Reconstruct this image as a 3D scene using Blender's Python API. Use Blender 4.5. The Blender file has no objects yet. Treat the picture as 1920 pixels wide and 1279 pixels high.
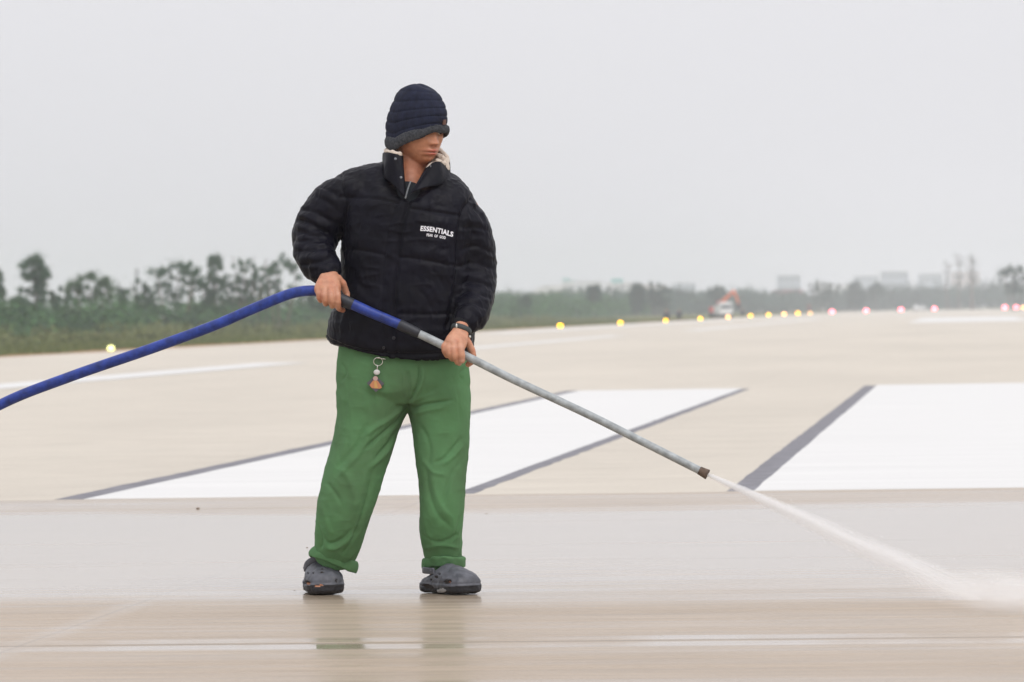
import bpy, math, random
import numpy as np
from mathutils import Vector, Matrix
from mathutils.bvhtree import BVHTree

SC = bpy.context.scene
COL = SC.collection
# ---------------------------------------------------------------- camera
F, HC, PITCH, ROLL = 9000.0, 0.944, 0.00594, 0.016
Y0 = 16.2
fwd = np.array([0, math.cos(PITCH), -math.sin(PITCH)])
u0 = np.array([0, math.sin(PITCH), math.cos(PITCH)])
r0 = np.array([1.0, 0, 0])
RR = r0 * math.cos(ROLL) - u0 * math.sin(ROLL)
UU = u0 * math.cos(ROLL) + r0 * math.sin(ROLL)
CAM = np.array([0, 0, HC])
cd = bpy.data.cameras.new("camera")
cam = bpy.data.objects.new("camera", cd)
COL.objects.link(cam)
M = Matrix.Identity(4)
for i in range(3):
    M[i][0], M[i][1], M[i][2], M[i][3] = RR[i], UU[i], -fwd[i], CAM[i]
cam.matrix_world = M
cd.sensor_width = 36.0
cd.lens = F / 1920 * 36
cd.clip_start = 0.5
cd.clip_end = 20000
cd.dof.use_dof = True
cd.dof.focus_distance = 16.0
cd.dof.aperture_fstop = 8.4
SC.camera = cam
# ---------------------------------------------------------------- world, sun, exposure
wd = bpy.data.worlds.new("World")
SC.world = wd
wd.use_nodes = True
nt = wd.node_tree
nt.nodes.clear()
SUN_EL, SUN_ROT = math.radians(48), math.radians(150)
sky = nt.nodes.new("ShaderNodeTexSky")
sky.sky_type = 'NISHITA'
sky.sun_disc = False
sky.sun_elevation = SUN_EL
sky.sun_rotation = SUN_ROT
sky.dust_density = 4.0
hs = nt.nodes.new("ShaderNodeHueSaturation")
hs.inputs['Saturation'].default_value = 0.12
tc = nt.nodes.new("ShaderNodeTexCoord")
sx = nt.nodes.new("ShaderNodeSeparateXYZ")
mr = nt.nodes.new("ShaderNodeMapRange")
mr.inputs[1].default_value = 0.0; mr.inputs[2].default_value = 1.0
mr.inputs[3].default_value = 7.6; mr.inputs[4].default_value = 14.6
cm = nt.nodes.new("ShaderNodeCombineColor")
mu = nt.nodes.new("ShaderNodeMixRGB"); mu.blend_type = 'MULTIPLY'; mu.inputs[0].default_value = 1.0
mu.inputs[2].default_value = (0.985, 0.979, 1.022, 1)
mx = nt.nodes.new("ShaderNodeMixRGB"); mx.inputs[0].default_value = 0.88
bg = nt.nodes.new("ShaderNodeBackground"); bg.inputs[1].default_value = 0.1
wo = nt.nodes.new("ShaderNodeOutputWorld")
L = nt.links.new
L(sky.outputs[0], hs.inputs['Color'])
L(tc.outputs['Generated'], sx.inputs[0])
L(sx.outputs[2], mr.inputs[0])
for i in range(3):
    L(mr.outputs[0], cm.inputs[i])
L(cm.outputs[0], mu.inputs[1])
L(hs.outputs[0], mx.inputs[1])
L(mu.outputs[0], mx.inputs[2])
L(mx.outputs[0], bg.inputs[0])
L(bg.outputs[0], wo.inputs[0])
sd = bpy.data.lights.new("sun", 'SUN')
sd.energy = 0.9
sd.angle = math.radians(28)
sd.color = (1, 0.965, 0.92)
so = bpy.data.objects.new("sun", sd)
COL.objects.link(so)
# sun_rotation is measured clockwise from +Y seen from above
sdir = Vector((math.sin(SUN_ROT) * math.cos(SUN_EL), math.cos(SUN_ROT) * math.cos(SUN_EL), math.sin(SUN_EL)))
so.rotation_euler = sdir.to_track_quat('Z', 'Y').to_euler()
so.location = (0, 0, 30)
vs = SC.view_settings
vs.view_transform = 'Standard'
vs.look = 'None'
vs.exposure = 0.115
vs.gamma = 1.0
cy = SC.cycles
cy.use_denoising = True
cy.max_bounces = 8
cy.volume_bounces = 3
cy.diffuse_bounces = 3
cy.glossy_bounces = 3
cy.volume_max_steps = 256
cy.sample_clamp_indirect = 6
HAZE = True


# ================================================================ projection helpers
def W(px, py, Y):
    """world point seen at a photograph position, at depth Y in front of the lens"""
    d = RR * ((px - 960) / F) + UU * ((639.5 - py) / F) + fwd
    return CAM + d * (Y / d[1])


def P(px, py, dy=0.0):
    return W(px, py, Y0 + dy)


def G(px, py):
    d = RR * ((px - 960) / F) + UU * ((639.5 - py) / F) + fwd
    return CAM + d * (-HC / d[2])


def proj(V):
    V = np.asarray(V) - CAM
    z = V @ fwd
    return 960 + F * (V @ RR) / z, 639.5 - F * (V @ UU) / z


PXM = Y0 / F          # metres per photo pixel at the man
# runway frame: local x across, local y along
RA = math.atan((1820 - 960) / F)
RWX = np.array([math.cos(RA), -math.sin(RA), 0])
RWY = np.array([math.sin(RA), math.cos(RA), 0])


def R2W(p, s, z=0.0):
    return RWX * p + RWY * s + np.array([0, 0, z])


def W2R(w):
    return float(np.dot(w, RWX)), float(np.dot(w, RWY))


# ================================================================ object helpers
def tag(o, label=None, cat=None, group=None, kind=None):
    if label: o['label'] = label
    if cat: o['category'] = cat
    if group: o['group'] = group
    if kind: o['kind'] = kind
    return o


def link(name, mesh, mat=None, parent=None, smooth=True):
    o = bpy.data.objects.new(name, mesh)
    COL.objects.link(o)
    if mat is not None:
        for m in (mat if isinstance(mat, (list, tuple)) else [mat]):
            mesh.materials.append(m)
    if parent is not None:
        o.parent = parent
    if smooth and len(mesh.polygons):
        mesh.polygons.foreach_set('use_smooth', np.ones(len(mesh.polygons), dtype=bool))
    mesh.update()
    return o


def empty(name, loc=(0, 0, 0), rz=0.0):
    o = bpy.data.objects.new(name, None)
    COL.objects.link(o)
    o.empty_display_size = 0.1
    o.location = loc
    o.rotation_euler = (0, 0, rz)
    return o


class MB:
    """mesh bag: collects closed pieces into one vertex / face list"""
    def __init__(s):
        s.v, s.f, s.m = [], [], []
        s.mi = 0

    def add(s, v, f):
        b = len(s.v)
        s.v.extend([tuple(map(float, q)) for q in v])
        s.f.extend([tuple(i + b for i in q) for q in f])
        s.m.extend([s.mi] * len(f))

    def box(s, x0, x1, y0, y1, z0, z1, M=None):
        v = [(x, y, z) for z in (z0, z1) for x, y in ((x0, y0), (x1, y0), (x1, y1), (x0, y1))]
        if M is not None:
            v = [tuple(M @ Vector(q)) for q in v]
        s.add(v, [(3, 2, 1, 0), (4, 5, 6, 7), (0, 1, 5, 4), (1, 2, 6, 5), (2, 3, 7, 6), (3, 0, 4, 7)])

    def rings(s, rings, cap=True):
        n = len(rings[0])
        v = [p for r in rings for p in r]
        f = []
        for i in range(len(rings) - 1):
            for j in range(n):
                k = (j + 1) % n
                f.append((i * n + j, i * n + k, (i + 1) * n + k, (i + 1) * n + j))
        if cap:
            f.append(tuple(range(n - 1, -1, -1)))
            f.append(tuple((len(rings) - 1) * n + j for j in range(n)))
        s.add(v, f)

    def prism(s, poly, y0, y1, M=None):
        """poly in x,z extruded along y"""
        n = len(poly)
        v = [(x, y0, z) for x, z in poly] + [(x, y1, z) for x, z in poly]
        if M is not None:
            v = [tuple(M @ Vector(q)) for q in v]
        f = [tuple(range(n)), tuple(range(2 * n - 1, n - 1, -1))]
        f += [((i + 1) % n, i, n + i, n + (i + 1) % n) for i in range(n)]
        s.add(v, f)

    def ball(s, c, r, nu=16, nv=10, M3=None):
        r = np.ones(3) * r if np.isscalar(r) else np.array(r, float)
        rings = []
        for i in range(nv + 1):
            a = math.pi * (i + 0.02) / (nv + 0.04)
            ring = []
            for j in range(nu):
                t = 2 * math.pi * j / nu
                q = np.array([math.sin(a) * math.cos(t), math.sin(a) * math.sin(t), -math.cos(a)]) * r
                if M3 is not None: q = M3 @ q
                ring.append(np.asarray(c) + q)
            rings.append(ring)
        s.rings(rings)

    def mesh(s, name):
        me = bpy.data.meshes.new(name)
        me.from_pydata(s.v, [], s.f)
        if any(s.m):
            me.polygons.foreach_set('material_index', np.array(s.m, dtype=np.int32))
        me.validate()
        return me

    def build(s, name, mat, parent=None, smooth=False):
        return link(name, s.mesh(name), mat, parent, smooth)


def cr(pts, n):
    """Catmull-Rom resample of control rows"""
    P_ = np.asarray(pts, float)
    k = len(P_)
    if k == 2:
        t = np.linspace(0, 1, n)[:, None]
        return P_[0] * (1 - t) + P_[1] * t
    Q = np.vstack([2 * P_[0] - P_[1], P_, 2 * P_[-1] - P_[-2]])
    out = []
    for u in np.linspace(0, k - 1 - 1e-9, n):
        i = int(u); t = u - i
        a, b, c, d = Q[i], Q[i + 1], Q[i + 2], Q[i + 3]
        out.append(0.5 * ((2 * b) + (-a + c) * t + (2 * a - 5 * b + 4 * c - d) * t * t + (-a + 3 * b - 3 * c + d) * t ** 3))
    return np.array(out)


def tube(mb, C, ra, rb, nseg=32, ref=(0, 1, 0), rnd=(True, True), rmod=None, ex=2.0):
    """loft along centres C; ra = half size across (perp. to ref), rb = half size along ref"""
    C = np.asarray(C, float); n = len(C)
    ra = np.ones(n) * ra; rb = np.ones(n) * rb
    T = np.gradient(C, axis=0)
    T /= np.linalg.norm(T, axis=1)[:, None] + 1e-12
    st = []
    if rnd[0]:
        for a in (80, 60, 40, 20):
            a = math.radians(a); e = min(ra[0], rb[0])
            st.append((C[0] - T[0] * e * math.sin(a), T[0], ra[0] * math.cos(a), rb[0] * math.cos(a), 0))
    for i in range(n):
        st.append((C[i], T[i], ra[i], rb[i], i / (n - 1)))
    if rnd[1]:
        for a in (20, 40, 60, 80):
            a = math.radians(a); e = min(ra[-1], rb[-1])
            st.append((C[-1] + T[-1] * e * math.sin(a), T[-1], ra[-1] * math.cos(a), rb[-1] * math.cos(a), 1))
    rings = []
    ref = np.array(ref, float)
    for c, t, a, b, u in st:
        A = np.cross(t, ref); A /= np.linalg.norm(A) + 1e-12
        B = np.cross(A, t)
        ring = []
        for j in range(nseg):
            th = 2 * math.pi * j / nseg
            ct, sn = math.cos(th), math.sin(th)
            cx = math.copysign(abs(ct) ** (2 / ex), ct); sy = math.copysign(abs(sn) ** (2 / ex), sn)
            k = 1.0 + (rmod(u, th) if rmod else 0)
            ring.append(c + A * (a * cx * k) + B * (b * sy * k))
        rings.append(ring)
    mb.rings(rings)


def limb(mb, rows, n=24, **kw):
    """rows: (px, py, dy, ra_px, rb_m)"""
    R = cr(rows, n)
    C = np.array([P(a, b, c) for a, b, c in R[:, :3]])
    tube(mb, C, R[:, 3] * PXM, R[:, 4], **kw)


def fuse(mb, voxel, smooth=3, name='m', factor=0.5):
    me = mb.mesh(name)
    o = bpy.data.objects.new('tmp_fuse', me)
    COL.objects.link(o)
    m = o.modifiers.new('r', 'REMESH'); m.mode = 'VOXEL'; m.voxel_size = voxel
    if smooth:
        k = o.modifiers.new('s', 'SMOOTH'); k.factor = factor; k.iterations = smooth
    dg = bpy.context.evaluated_depsgraph_get()
    out = bpy.data.meshes.new_from_object(o.evaluated_get(dg))
    bpy.data.objects.remove(o)
    bpy.data.meshes.remove(me)
    out.name = name
    return out


def getvn(me):
    n = len(me.vertices)
    V = np.empty(n * 3); N = np.empty(n * 3)
    me.vertices.foreach_get('co', V)
    me.vertex_normals.foreach_get('vector', N)
    return V.reshape(-1, 3), N.reshape(-1, 3)


def setv(me, V):
    me.vertices.foreach_set('co', np.ascontiguousarray(V).ravel())
    me.update()


def hash3(i, j, k, seed):
    h = (i * 73856093) ^ (j * 19349663) ^ (k * 83492791) ^ (seed * 2654435761)
    h = (h ^ (h >> 13)) * 1274126177
    h = h & 0x7fffffff
    return (h % 100003) / 50001.5 - 1.0


def vnoise(V, scale=1.0, seed=1):
    Q = np.asarray(V, float) * scale
    I = np.floor(Q).astype(np.int64); f = Q - I
    f = f * f * (3 - 2 * f)
    r = 0
    for a in (0, 1):
        for b in (0, 1):
            for c in (0, 1):
                w = (f[:, 0] if a else 1 - f[:, 0]) * (f[:, 1] if b else 1 - f[:, 1]) * (f[:, 2] if c else 1 - f[:, 2])
                r = r + w * hash3(I[:, 0] + a, I[:, 1] + b, I[:, 2] + c, seed)
    return r


def carve(V, N, strokes, front=True):
    """strokes: (points px, width px, amplitude m[, skew]); ridges and grooves worked into the surface"""
    px, py = proj(V)
    D = np.zeros(len(V))
    fm = np.clip(-N[:, 1] * 2.0 + 0.15, 0, 1) if front else 1.0
    for st in strokes:
        pts, wd_, amp = st[:3]
        pts = cr(pts, 12) if len(pts) > 2 else np.asarray(pts, float)
        best = np.full(len(V), 1e9); bt = np.zeros(len(V))
        L_ = len(pts) - 1
        for i in range(L_):
            a, b = pts[i], pts[i + 1]
            d = b - a; l2 = d @ d + 1e-9
            t = np.clip(((px - a[0]) * d[0] + (py - a[1]) * d[1]) / l2, 0, 1)
            dd = np.hypot(px - a[0] - t * d[0], py - a[1] - t * d[1])
            m = dd < best
            best[m] = dd[m]; bt[m] = (i + t[m]) / L_
        tap = st[3] if len(st) > 3 else 1
        e = np.exp(-(best / wd_) ** 2)
        if tap:
            e = e * np.clip(np.minimum(bt, 1 - bt) * 5 + 0.15, 0, 1)
        D += amp * e
    return D * fm


# ================================================================ materials
def mat(name, col=(0.5, 0.5, 0.5), rough=0.6, metal=0.0, spec=0.5, **kw):
    m = bpy.data.materials.new(name)
    m.use_nodes = True
    b = m.node_tree.nodes['Principled BSDF']
    b.inputs['Base Color'].default_value = (*col, 1)
    b.inputs['Roughness'].default_value = rough
    b.inputs['Metallic'].default_value = metal
    b.inputs['Specular IOR Level'].default_value = spec
    for k, v in kw.items():
        b.inputs[k.replace('_', ' ')].default_value = v
    return m


def N_(m, t, **kw):
    n = m.node_tree.nodes.new(t)
    for k, v in kw.items():
        if k.startswith('i_'):
            n.inputs[k[2:].replace('_', ' ')].default_value = v
        else:
            setattr(n, k, v)
    return n


def vary(m, scale=8.0, a=0.8, b=1.2, detail=4, vec='Object', stretch=(1, 1, 1), tint=None):
    """multiply the base colour by a noise between a and b"""
    t = m.node_tree; bs = t.nodes['Principled BSDF']
    c = tuple(bs.inputs['Base Color'].default_value)
    tc = N_(m, 'ShaderNodeTexCoord'); mp = N_(m, 'ShaderNodeMapping')
    mp.inputs['Scale'].default_value = stretch
    nz = N_(m, 'ShaderNodeTexNoise'); nz.inputs['Scale'].default_value = scale; nz.inputs['Detail'].default_value = detail
    rp = N_(m, 'ShaderNodeValToRGB')
    rp.color_ramp.elements[0].position = 0.3; rp.color_ramp.elements[1].position = 0.7
    tb = tint or (1, 1, 1)
    rp.color_ramp.elements[0].color = (c[0] * a, c[1] * a, c[2] * a, 1)
    rp.color_ramp.elements[1].color = (c[0] * b * tb[0], c[1] * b * tb[1], c[2] * b * tb[2], 1)
    t.links.new(tc.outputs[vec], mp.inputs[0]); t.links.new(mp.outputs[0], nz.inputs['Vector'])
    t.links.new(nz.outputs['Fac'], rp.inputs[0]); t.links.new(rp.outputs[0], bs.inputs['Base Color'])
    return rp


def bump(m, scale=50, dist=0.002, strength=0.5, stretch=(1, 1, 1), detail=3, kind='noise'):
    t = m.node_tree; bs = t.nodes['Principled BSDF']
    tc = N_(m, 'ShaderNodeTexCoord'); mp = N_(m, 'ShaderNodeMapping')
    mp.inputs['Scale'].default_value = stretch
    if kind == 'noise':
        nz = N_(m, 'ShaderNodeTexNoise'); nz.inputs['Scale'].default_value = scale; nz.inputs['Detail'].default_value = detail
        out = nz.outputs['Fac']
    else:
        nz = N_(m, 'ShaderNodeTexWave'); nz.inputs['Scale'].default_value = scale
        nz.inputs['Distortion'].default_value = 1.5
        out = nz.outputs['Fac']
    bp = N_(m, 'ShaderNodeBump'); bp.inputs['Distance'].default_value = dist; bp.inputs['Strength'].default_value = strength
    t.links.new(tc.outputs['Object'], mp.inputs[0]); t.links.new(mp.outputs[0], nz.inputs['Vector'])
    t.links.new(out, bp.inputs['Height'])
    old = bs.inputs['Normal'].links
    if old: t.links.new(old[0].from_socket, bp.inputs['Normal'])
    t.links.new(bp.outputs[0], bs.inputs['Normal'])


def emit(name, col, s):
    m = bpy.data.materials.new(name); m.use_nodes = True
    b = m.node_tree.nodes['Principled BSDF']
    b.inputs['Base Color'].default_value = (*[c * 0.5 for c in col], 1)
    b.inputs['Emission Color'].default_value = (*col, 1)
    b.inputs['Emission Strength'].default_value = s
    return m

# ================================================================ ground, runway, markings
def sheet(name, pts, z, m, kind='structure', skirt=False, **kw):
    me = bpy.data.meshes.new(name)
    n = len(pts)
    if skirt:      # a coat of paint with a real edge
        v = [(a, b, z) for a, b in pts] + [(a, b, 0.0) for a, b in pts]
        me.from_pydata(v, [], [tuple(range(n))] + [(i, (i + 1) % n, n + (i + 1) % n, n + i) for i in range(n)])
    else:
        me.from_pydata([(a, b, z) for a, b in pts], [], [tuple(range(n))])
    o = link(name, me, m, None, False)
    o.rotation_euler = (0, 0, -RA)
    tag(o, kind=kind, **kw)
    return o


def concrete(name, wet=True):
    m = mat(name, (0.55, 0.485, 0.40), 0.85, spec=0.3)
    t = m.node_tree; bs = t.nodes['Principled BSDF']; lk = t.links.new
    tc = N_(m, 'ShaderNodeTexCoord'); sp = N_(m, 'ShaderNodeSeparateXYZ')
    lk(tc.outputs['Object'], sp.inputs[0])

    def noise(sx, sy, sc=1.0, det=4, rough=0.5):
        mp = N_(m, 'ShaderNodeMapping'); mp.inputs['Scale'].default_value = (sx, sy, 1)
        nz = N_(m, 'ShaderNodeTexNoise'); nz.inputs['Scale'].default_value = sc
        nz.inputs['Detail'].default_value = det; nz.inputs['Roughness'].default_value = rough
        lk(tc.outputs['Object'], mp.inputs[0]); lk(mp.outputs[0], nz.inputs['Vector'])
        return nz.outputs['Fac']

    def mth(op, a, b=None, c=None):
        n = N_(m, 'ShaderNodeMath'); n.operation = op
        for i, v in enumerate((a, b, c)):
            if v is None: continue
            if isinstance(v, (int, float)): n.inputs[i].default_value = v
            else: lk(v, n.inputs[i])
        return n.outputs[0]

    def ramp(fac, stops, interp='LINEAR'):
        r = N_(m, 'ShaderNodeValToRGB'); cr_ = r.color_ramp; cr_.interpolation = interp
        while len(cr_.elements) < len(stops): cr_.elements.new(0.5)
        for e, (p_, c_) in zip(cr_.elements, stops):
            e.position = p_; e.color = (*c_, 1) if isinstance(c_, tuple) else (c_, c_, c_, 1)
        lk(fac, r.inputs[0]); return r.outputs[0]

    def mixc(f, a, b, op='MIX'):
        n = N_(m, 'ShaderNodeMixRGB'); n.blend_type = op
        for i, v in enumerate((f, a, b)):
            if isinstance(v, (int, float)): n.inputs[i].default_value = v
            elif isinstance(v, tuple): n.inputs[i].default_value = (*v, 1)
            else: lk(v, n.inputs[i])
        return n.outputs[0]
    # streaks run across the runway, the way the slabs were broomed
    st1 = noise(0.10, 1.3, 1.0, 5, 0.6)
    st2 = noise(0.35, 9.0, 1.0, 4, 0.6)
    bro = noise(1.5, 60.0, 1.0, 3, 0.7)
    patch = noise(0.25, 0.05, 1.0, 4)
    fine = noise(30, 30, 1.0, 3)
    # how wet: by distance along the runway, ragged
    warp = noise(0.22, 0.30, 1.0, 5, 0.6)
    s = mth('ADD', sp.outputs[1], mth('MULTIPLY', mth('SUBTRACT', warp, 0.5), 4.0))
    sc = mth('DIVIDE', s, 30.0)
    film = ramp(sc, [(0.0, 0.16), (0.515, 0.26), (0.548, 0.80), (0.59, 1.15), (0.745, 1.15), (0.79, 0.55), (0.828, 0.35)])
    dryness = ramp(mth('DIVIDE', sp.outputs[1], 30.0), [(0.826, 0.0), (0.8275, 1.0)])
    # puddled water along the transverse joint and the long joint
    j1 = mth('ABSOLUTE', mth('SUBTRACT', sp.outputs[1], mth('ADD', 13.70, mth('MULTIPLY', mth('SUBTRACT', warp, 0.5), 0.22))))
    pj = ramp(mth('MULTIPLY', j1, 2.0), [(0.0, 0.2), (0.07, 0.4), (0.12, 1.0), (0.40, 0.95), (0.56, 0.0)])
    j2 = mth('ABSOLUTE', mth('SUBTRACT', sp.outputs[0], -2.76))
    pk = ramp(mth('MULTIPLY', j2, 5.0), [(0.0, 0.8), (0.25, 0.6), (0.6, 0.0)])
    pjn = ramp(noise(0.9, 0.3, 1.0, 4, 0.6), [(0.36, 0.25), (0.56, 1.0)])
    wetz = mth('MAXIMUM', mth('MAXIMUM', film, mth('MULTIPLY', mth('MULTIPLY', pj, pjn), 1.0)), mth('MULTIPLY', pk, 0.7))
    stv = mth('MULTIPLY', mth('SUBTRACT', mth('ADD', mth('MULTIPLY', st1, 0.55), mth('MULTIPLY', st2, 0.45)), 0.5), 2.6)
    wet = mth('ADD', wetz, stv)
    wet = mth('MULTIPLY', wet, mth('SUBTRACT', 1.0, dryness))
    wn = N_(m, 'ShaderNodeClamp'); lk(wet, wn.inputs[0]); wet = wn.outputs[0]
    # colour of the concrete itself: dry tan, darker where soaked, broom streaks, faint stains
    dry = mixc(st1, (0.625, 0.575, 0.495), (0.525, 0.475, 0.405))
    soaked = mixc(st2, (0.46, 0.365, 0.27), (0.31, 0.24, 0.17))
    colr = mixc(dryness, soaked, dry)
    colr = mixc(0.55, colr, ramp(bro, [(0.32, 0.50), (0.68, 1.30)]), 'MULTIPLY')
    colr = mixc(0.25, colr, ramp(patch, [(0.35, 0.7), (0.65, 1.1)]), 'MULTIPLY')
    colr = mixc(0.12, colr, ramp(fine, [(0.3, 0.5), (0.6, 1.1)]), 'MULTIPLY')
    jd = mth('ABSOLUTE', mth('SUBTRACT', sp.outputs[1], 13.70))
    jl = ramp(mth('MULTIPLY', jd, 20.0), [(0.0, 0.35), (0.15, 0.5), (0.35, 1.0)])
    colr = mixc(0.9, colr, jl, 'MULTIPLY')
    jd2 = mth('ABSOLUTE', mth('SUBTRACT', sp.outputs[0], -2.76))
    jl2 = ramp(mth('MULTIPLY', jd2, 20.0), [(0.0, 0.6), (0.1, 0.75), (0.2, 1.0)])
    colr = mixc(0.5, colr, jl2, 'MULTIPLY')
    lk(colr, bs.inputs['Base Color'])
    bs.inputs['Coat IOR'].default_value = 1.33
    lk(mth('ADD', mth('MULTIPLY', wet, 0.78), mth('MULTIPLY', mth('SUBTRACT', 1.0, dryness), 0.09)), bs.inputs['Coat Weight'])
    cr2 = mth('ADD', 0.045, mth('MULTIPLY', mth('SUBTRACT', 1.0, wet), 0.24))
    lk(cr2, bs.inputs['Coat Roughness'])
    lk(mth('ADD', 0.5, mth('MULTIPLY', dryness, 0.4)), bs.inputs['Roughness'])
    bp = N_(m, 'ShaderNodeBump'); bp.inputs['Distance'].default_value = 0.0015
    lk(mth('MULTIPLY', mth('SUBTRACT', 1.0, wet), 0.5), bp.inputs['Strength'])
    lk(mth('ADD', bro, mth('MULTIPLY', fine, 0.4)), bp.inputs['Height'])
    lk(bp.outputs[0], bs.inputs['Normal'])
    # the water film keeps a gentle ripple of its own
    bp2 = N_(m, 'ShaderNodeBump'); bp2.inputs['Distance'].default_value = 0.002; bp2.inputs['Strength'].default_value = 0.12
    lk(noise(2.0, 14.0, 1.0, 3), bp2.inputs['Height'])
    lk(bp2.outputs[0], bs.inputs['Coat Normal'])
    return m


grass_m = mat('grass_ground', (0.085, 0.105, 0.035), 0.95, spec=0.1)
vary(grass_m, 0.35, 0.65, 1.5, 6, tint=(1.25, 1.0, 0.7))
soil_m = mat('bare_soil', (0.36, 0.20, 0.10), 0.95, spec=0.1)
vary(soil_m, 1.2, 0.7, 1.25, 5)
conc_m = concrete('runway_concrete')
white_m = mat('white_marking_paint', (0.655, 0.65, 0.635), 0.75, spec=0.3)
vary(white_m, 1.1, 0.93, 1.01, 8, stretch=(0.3, 2.5, 1))
bump(white_m, 40, 0.002, 0.3)
old_m = mat('old_dark_paint', (0.175, 0.172, 0.19), 0.8, spec=0.3)
vary(old_m, 5, 0.75, 1.3, 6)

sheet('ground', [(-700, -60), (1150, -60), (1150, 2300), (-700, 2300)], -0.03, grass_m)
sheet('runway', [(-24.9, -20), (26, -20), (26, 1050), (-24.9, 1050)], 0.0, conc_m)
rnd = random.Random(5)
# ragged strip of bare soil between the concrete and the grass
edge = [(-24.9, -20), (-24.9, 1050)]
a = []
for i in range(220):
    s_ = 1050 - i * 1070 / 219
    a.append((-25.5 - 0.9 * rnd.random() - 0.5 * math.sin(s_ * 0.05), s_))
sheet('soil_strip', edge + a, -0.012, soil_m)


def marking(name, x0, x1, s0, s1, m, z, jit=0.0, n=1, seed=1, label=None, cat=None, group=None):
    r = random.Random(seed)
    pts = []
    for i in range(n + 1):
        pts.append((x0 + r.uniform(-jit, jit) * (0 < i < n), s0 + (s1 - s0) * i / n))
    for i in range(n, -1, -1):
        pts.append((x1 + r.uniform(-jit, jit) * (0 < i < n), s0 + (s1 - s0) * i / n))
    return sheet(name, pts, z, m, skirt=s0 < 30)


marking('threshold_marking', -4.64, -2.70, 24.83, 56.9, white_m, 0.0024, 0.004, 60)
marking('threshold_marking', -1.13, 0.80, 24.83, 57.9, white_m, 0.0024, 0.004, 60, 2)
marking('old_marking_border', -4.80, -4.55, 24.84, 56.95, old_m, 0.0012, 0.009, 90, 3)
marking('old_marking_border', -2.78, -2.60, 24.95, 56.6, old_m, 0.0012, 0.008, 90, 4)
marking('old_marking_border', -1.27, -1.05, 24.85, 57.6, old_m, 0.0012, 0.005, 90, 5)
marking('side_stripe', -14.35, -13.3, 40, 96, white_m, 0.006, 0.02, 30, 6)
marking('side_stripe', -13.75, -12.95, 122, 182, white_m, 0.006, 0.02, 30, 7)
marking('edge_stripe', -22.2, -20.6, 215, 560, white_m, 0.006, 0.03, 60, 8)
marking('edge_stripe', -13.0, -12.1, 215, 400, white_m, 0.006, 0.03, 60, 9)
marking('aiming_point_marking', -3.6, 3.4, 278, 375, white_m, 0.006, 0.02, 20, 10)
# crumbs of grit lying on the wet slabs
gb = MB()
for i in range(5):
    s_ = rnd.uniform(13.2, 24.5); p_ = rnd.uniform(-4.5, 0.8); r_ = rnd.uniform(0.0012, 0.003)
    gb.ball(R2W(p_, s_, r_ * 0.5), (r_ * rnd.uniform(1, 1.8), r_, r_ * 0.7), 7, 5)
gb.ball(G(371, 955) + np.array([0, 0, 0.004]), (0.009, 0.008, 0.005), 9, 7)
tag(gb.build('loose_grit', mat('grit', (0.16, 0.11, 0.07), 0.9)), 'crumbs of brown grit scattered on the wet slabs', 'grit', kind='stuff')
# ================================================================ haze
if HAZE:
    hb = MB(); hb.box(-760, 1240, -40, 2380, -1.1, 27)
    hm = bpy.data.materials.new('haze'); hm.use_nodes = True
    t = hm.node_tree; t.nodes.remove(t.nodes['Principled BSDF'])
    pv = t.nodes.new('ShaderNodeVolumePrincipled')
    pv.inputs['Color'].default_value = (0.93, 0.965, 1.0, 1)
    pv.inputs['Density'].default_value = 0.00046
    pv.inputs['Anisotropy'].default_value = 0.0
    t.links.new(pv.outputs[0], t.nodes['Material Output'].inputs['Volume'])
    ho = hb.build('haze', hm)
    ho.rotation_euler = (0, 0, -RA)
    tag(ho, kind='stuff')
# ================================================================ vegetation
def yh(px):
    return 601.4 - 0.016 * px


def leaves_np(clumps, per, size, seed, flat=0.55, soft=False):
    """clumps: (centre, radii). Leaf-sized quads spread through each clump"""
    rg = np.random.default_rng(seed)
    VV, n = [], 0
    for c, r, *k in clumps:
        m = int(per * (k[0] if k else 1))
        d = rg.normal(size=(m, 3)); d /= np.linalg.norm(d, axis=1)[:, None]
        q = np.asarray(c) + d * np.asarray(r) * (np.abs(rg.normal(0, 0.62, (m, 1))) if soft else (rg.random((m, 1)) ** 0.45) * rg.uniform(0.75, 1.15, (m, 1)))
        a = rg.normal(size=(m, 3)); a[:, 2] *= flat; a /= np.linalg.norm(a, axis=1)[:, None]
        b = np.cross(a, rg.normal(size=(m, 3))); b /= np.linalg.norm(b, axis=1)[:, None] + 1e-9
        s = size * rg.uniform(0.5, 1.3, (m, 1))
        a *= s; b *= s * 0.5
        VV.append(np.stack([q - a, q - b * 0.9, q + a, q + b * 0.9], 1).reshape(-1, 3))
        n += m
    V = np.concatenate(VV)
    Fc = np.arange(n * 4).reshape(-1, 4)
    return V, Fc


def np_mesh(name, V, Fc):
    me = bpy.data.meshes.new(name)
    n, m = len(V), len(Fc)
    me.vertices.add(n); me.vertices.foreach_set('co', V.astype(np.float32).ravel())
    me.loops.add(m * 4); me.loops.foreach_set('vertex_index', Fc.astype(np.int32).ravel())
    me.polygons.add(m); me.polygons.foreach_set('loop_start', (np.arange(m) * 4).astype(np.int32))
    me.polygons.foreach_set('loop_total', np.full(m, 4, dtype=np.int32))
    me.update(); me.validate()
    return me


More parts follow.
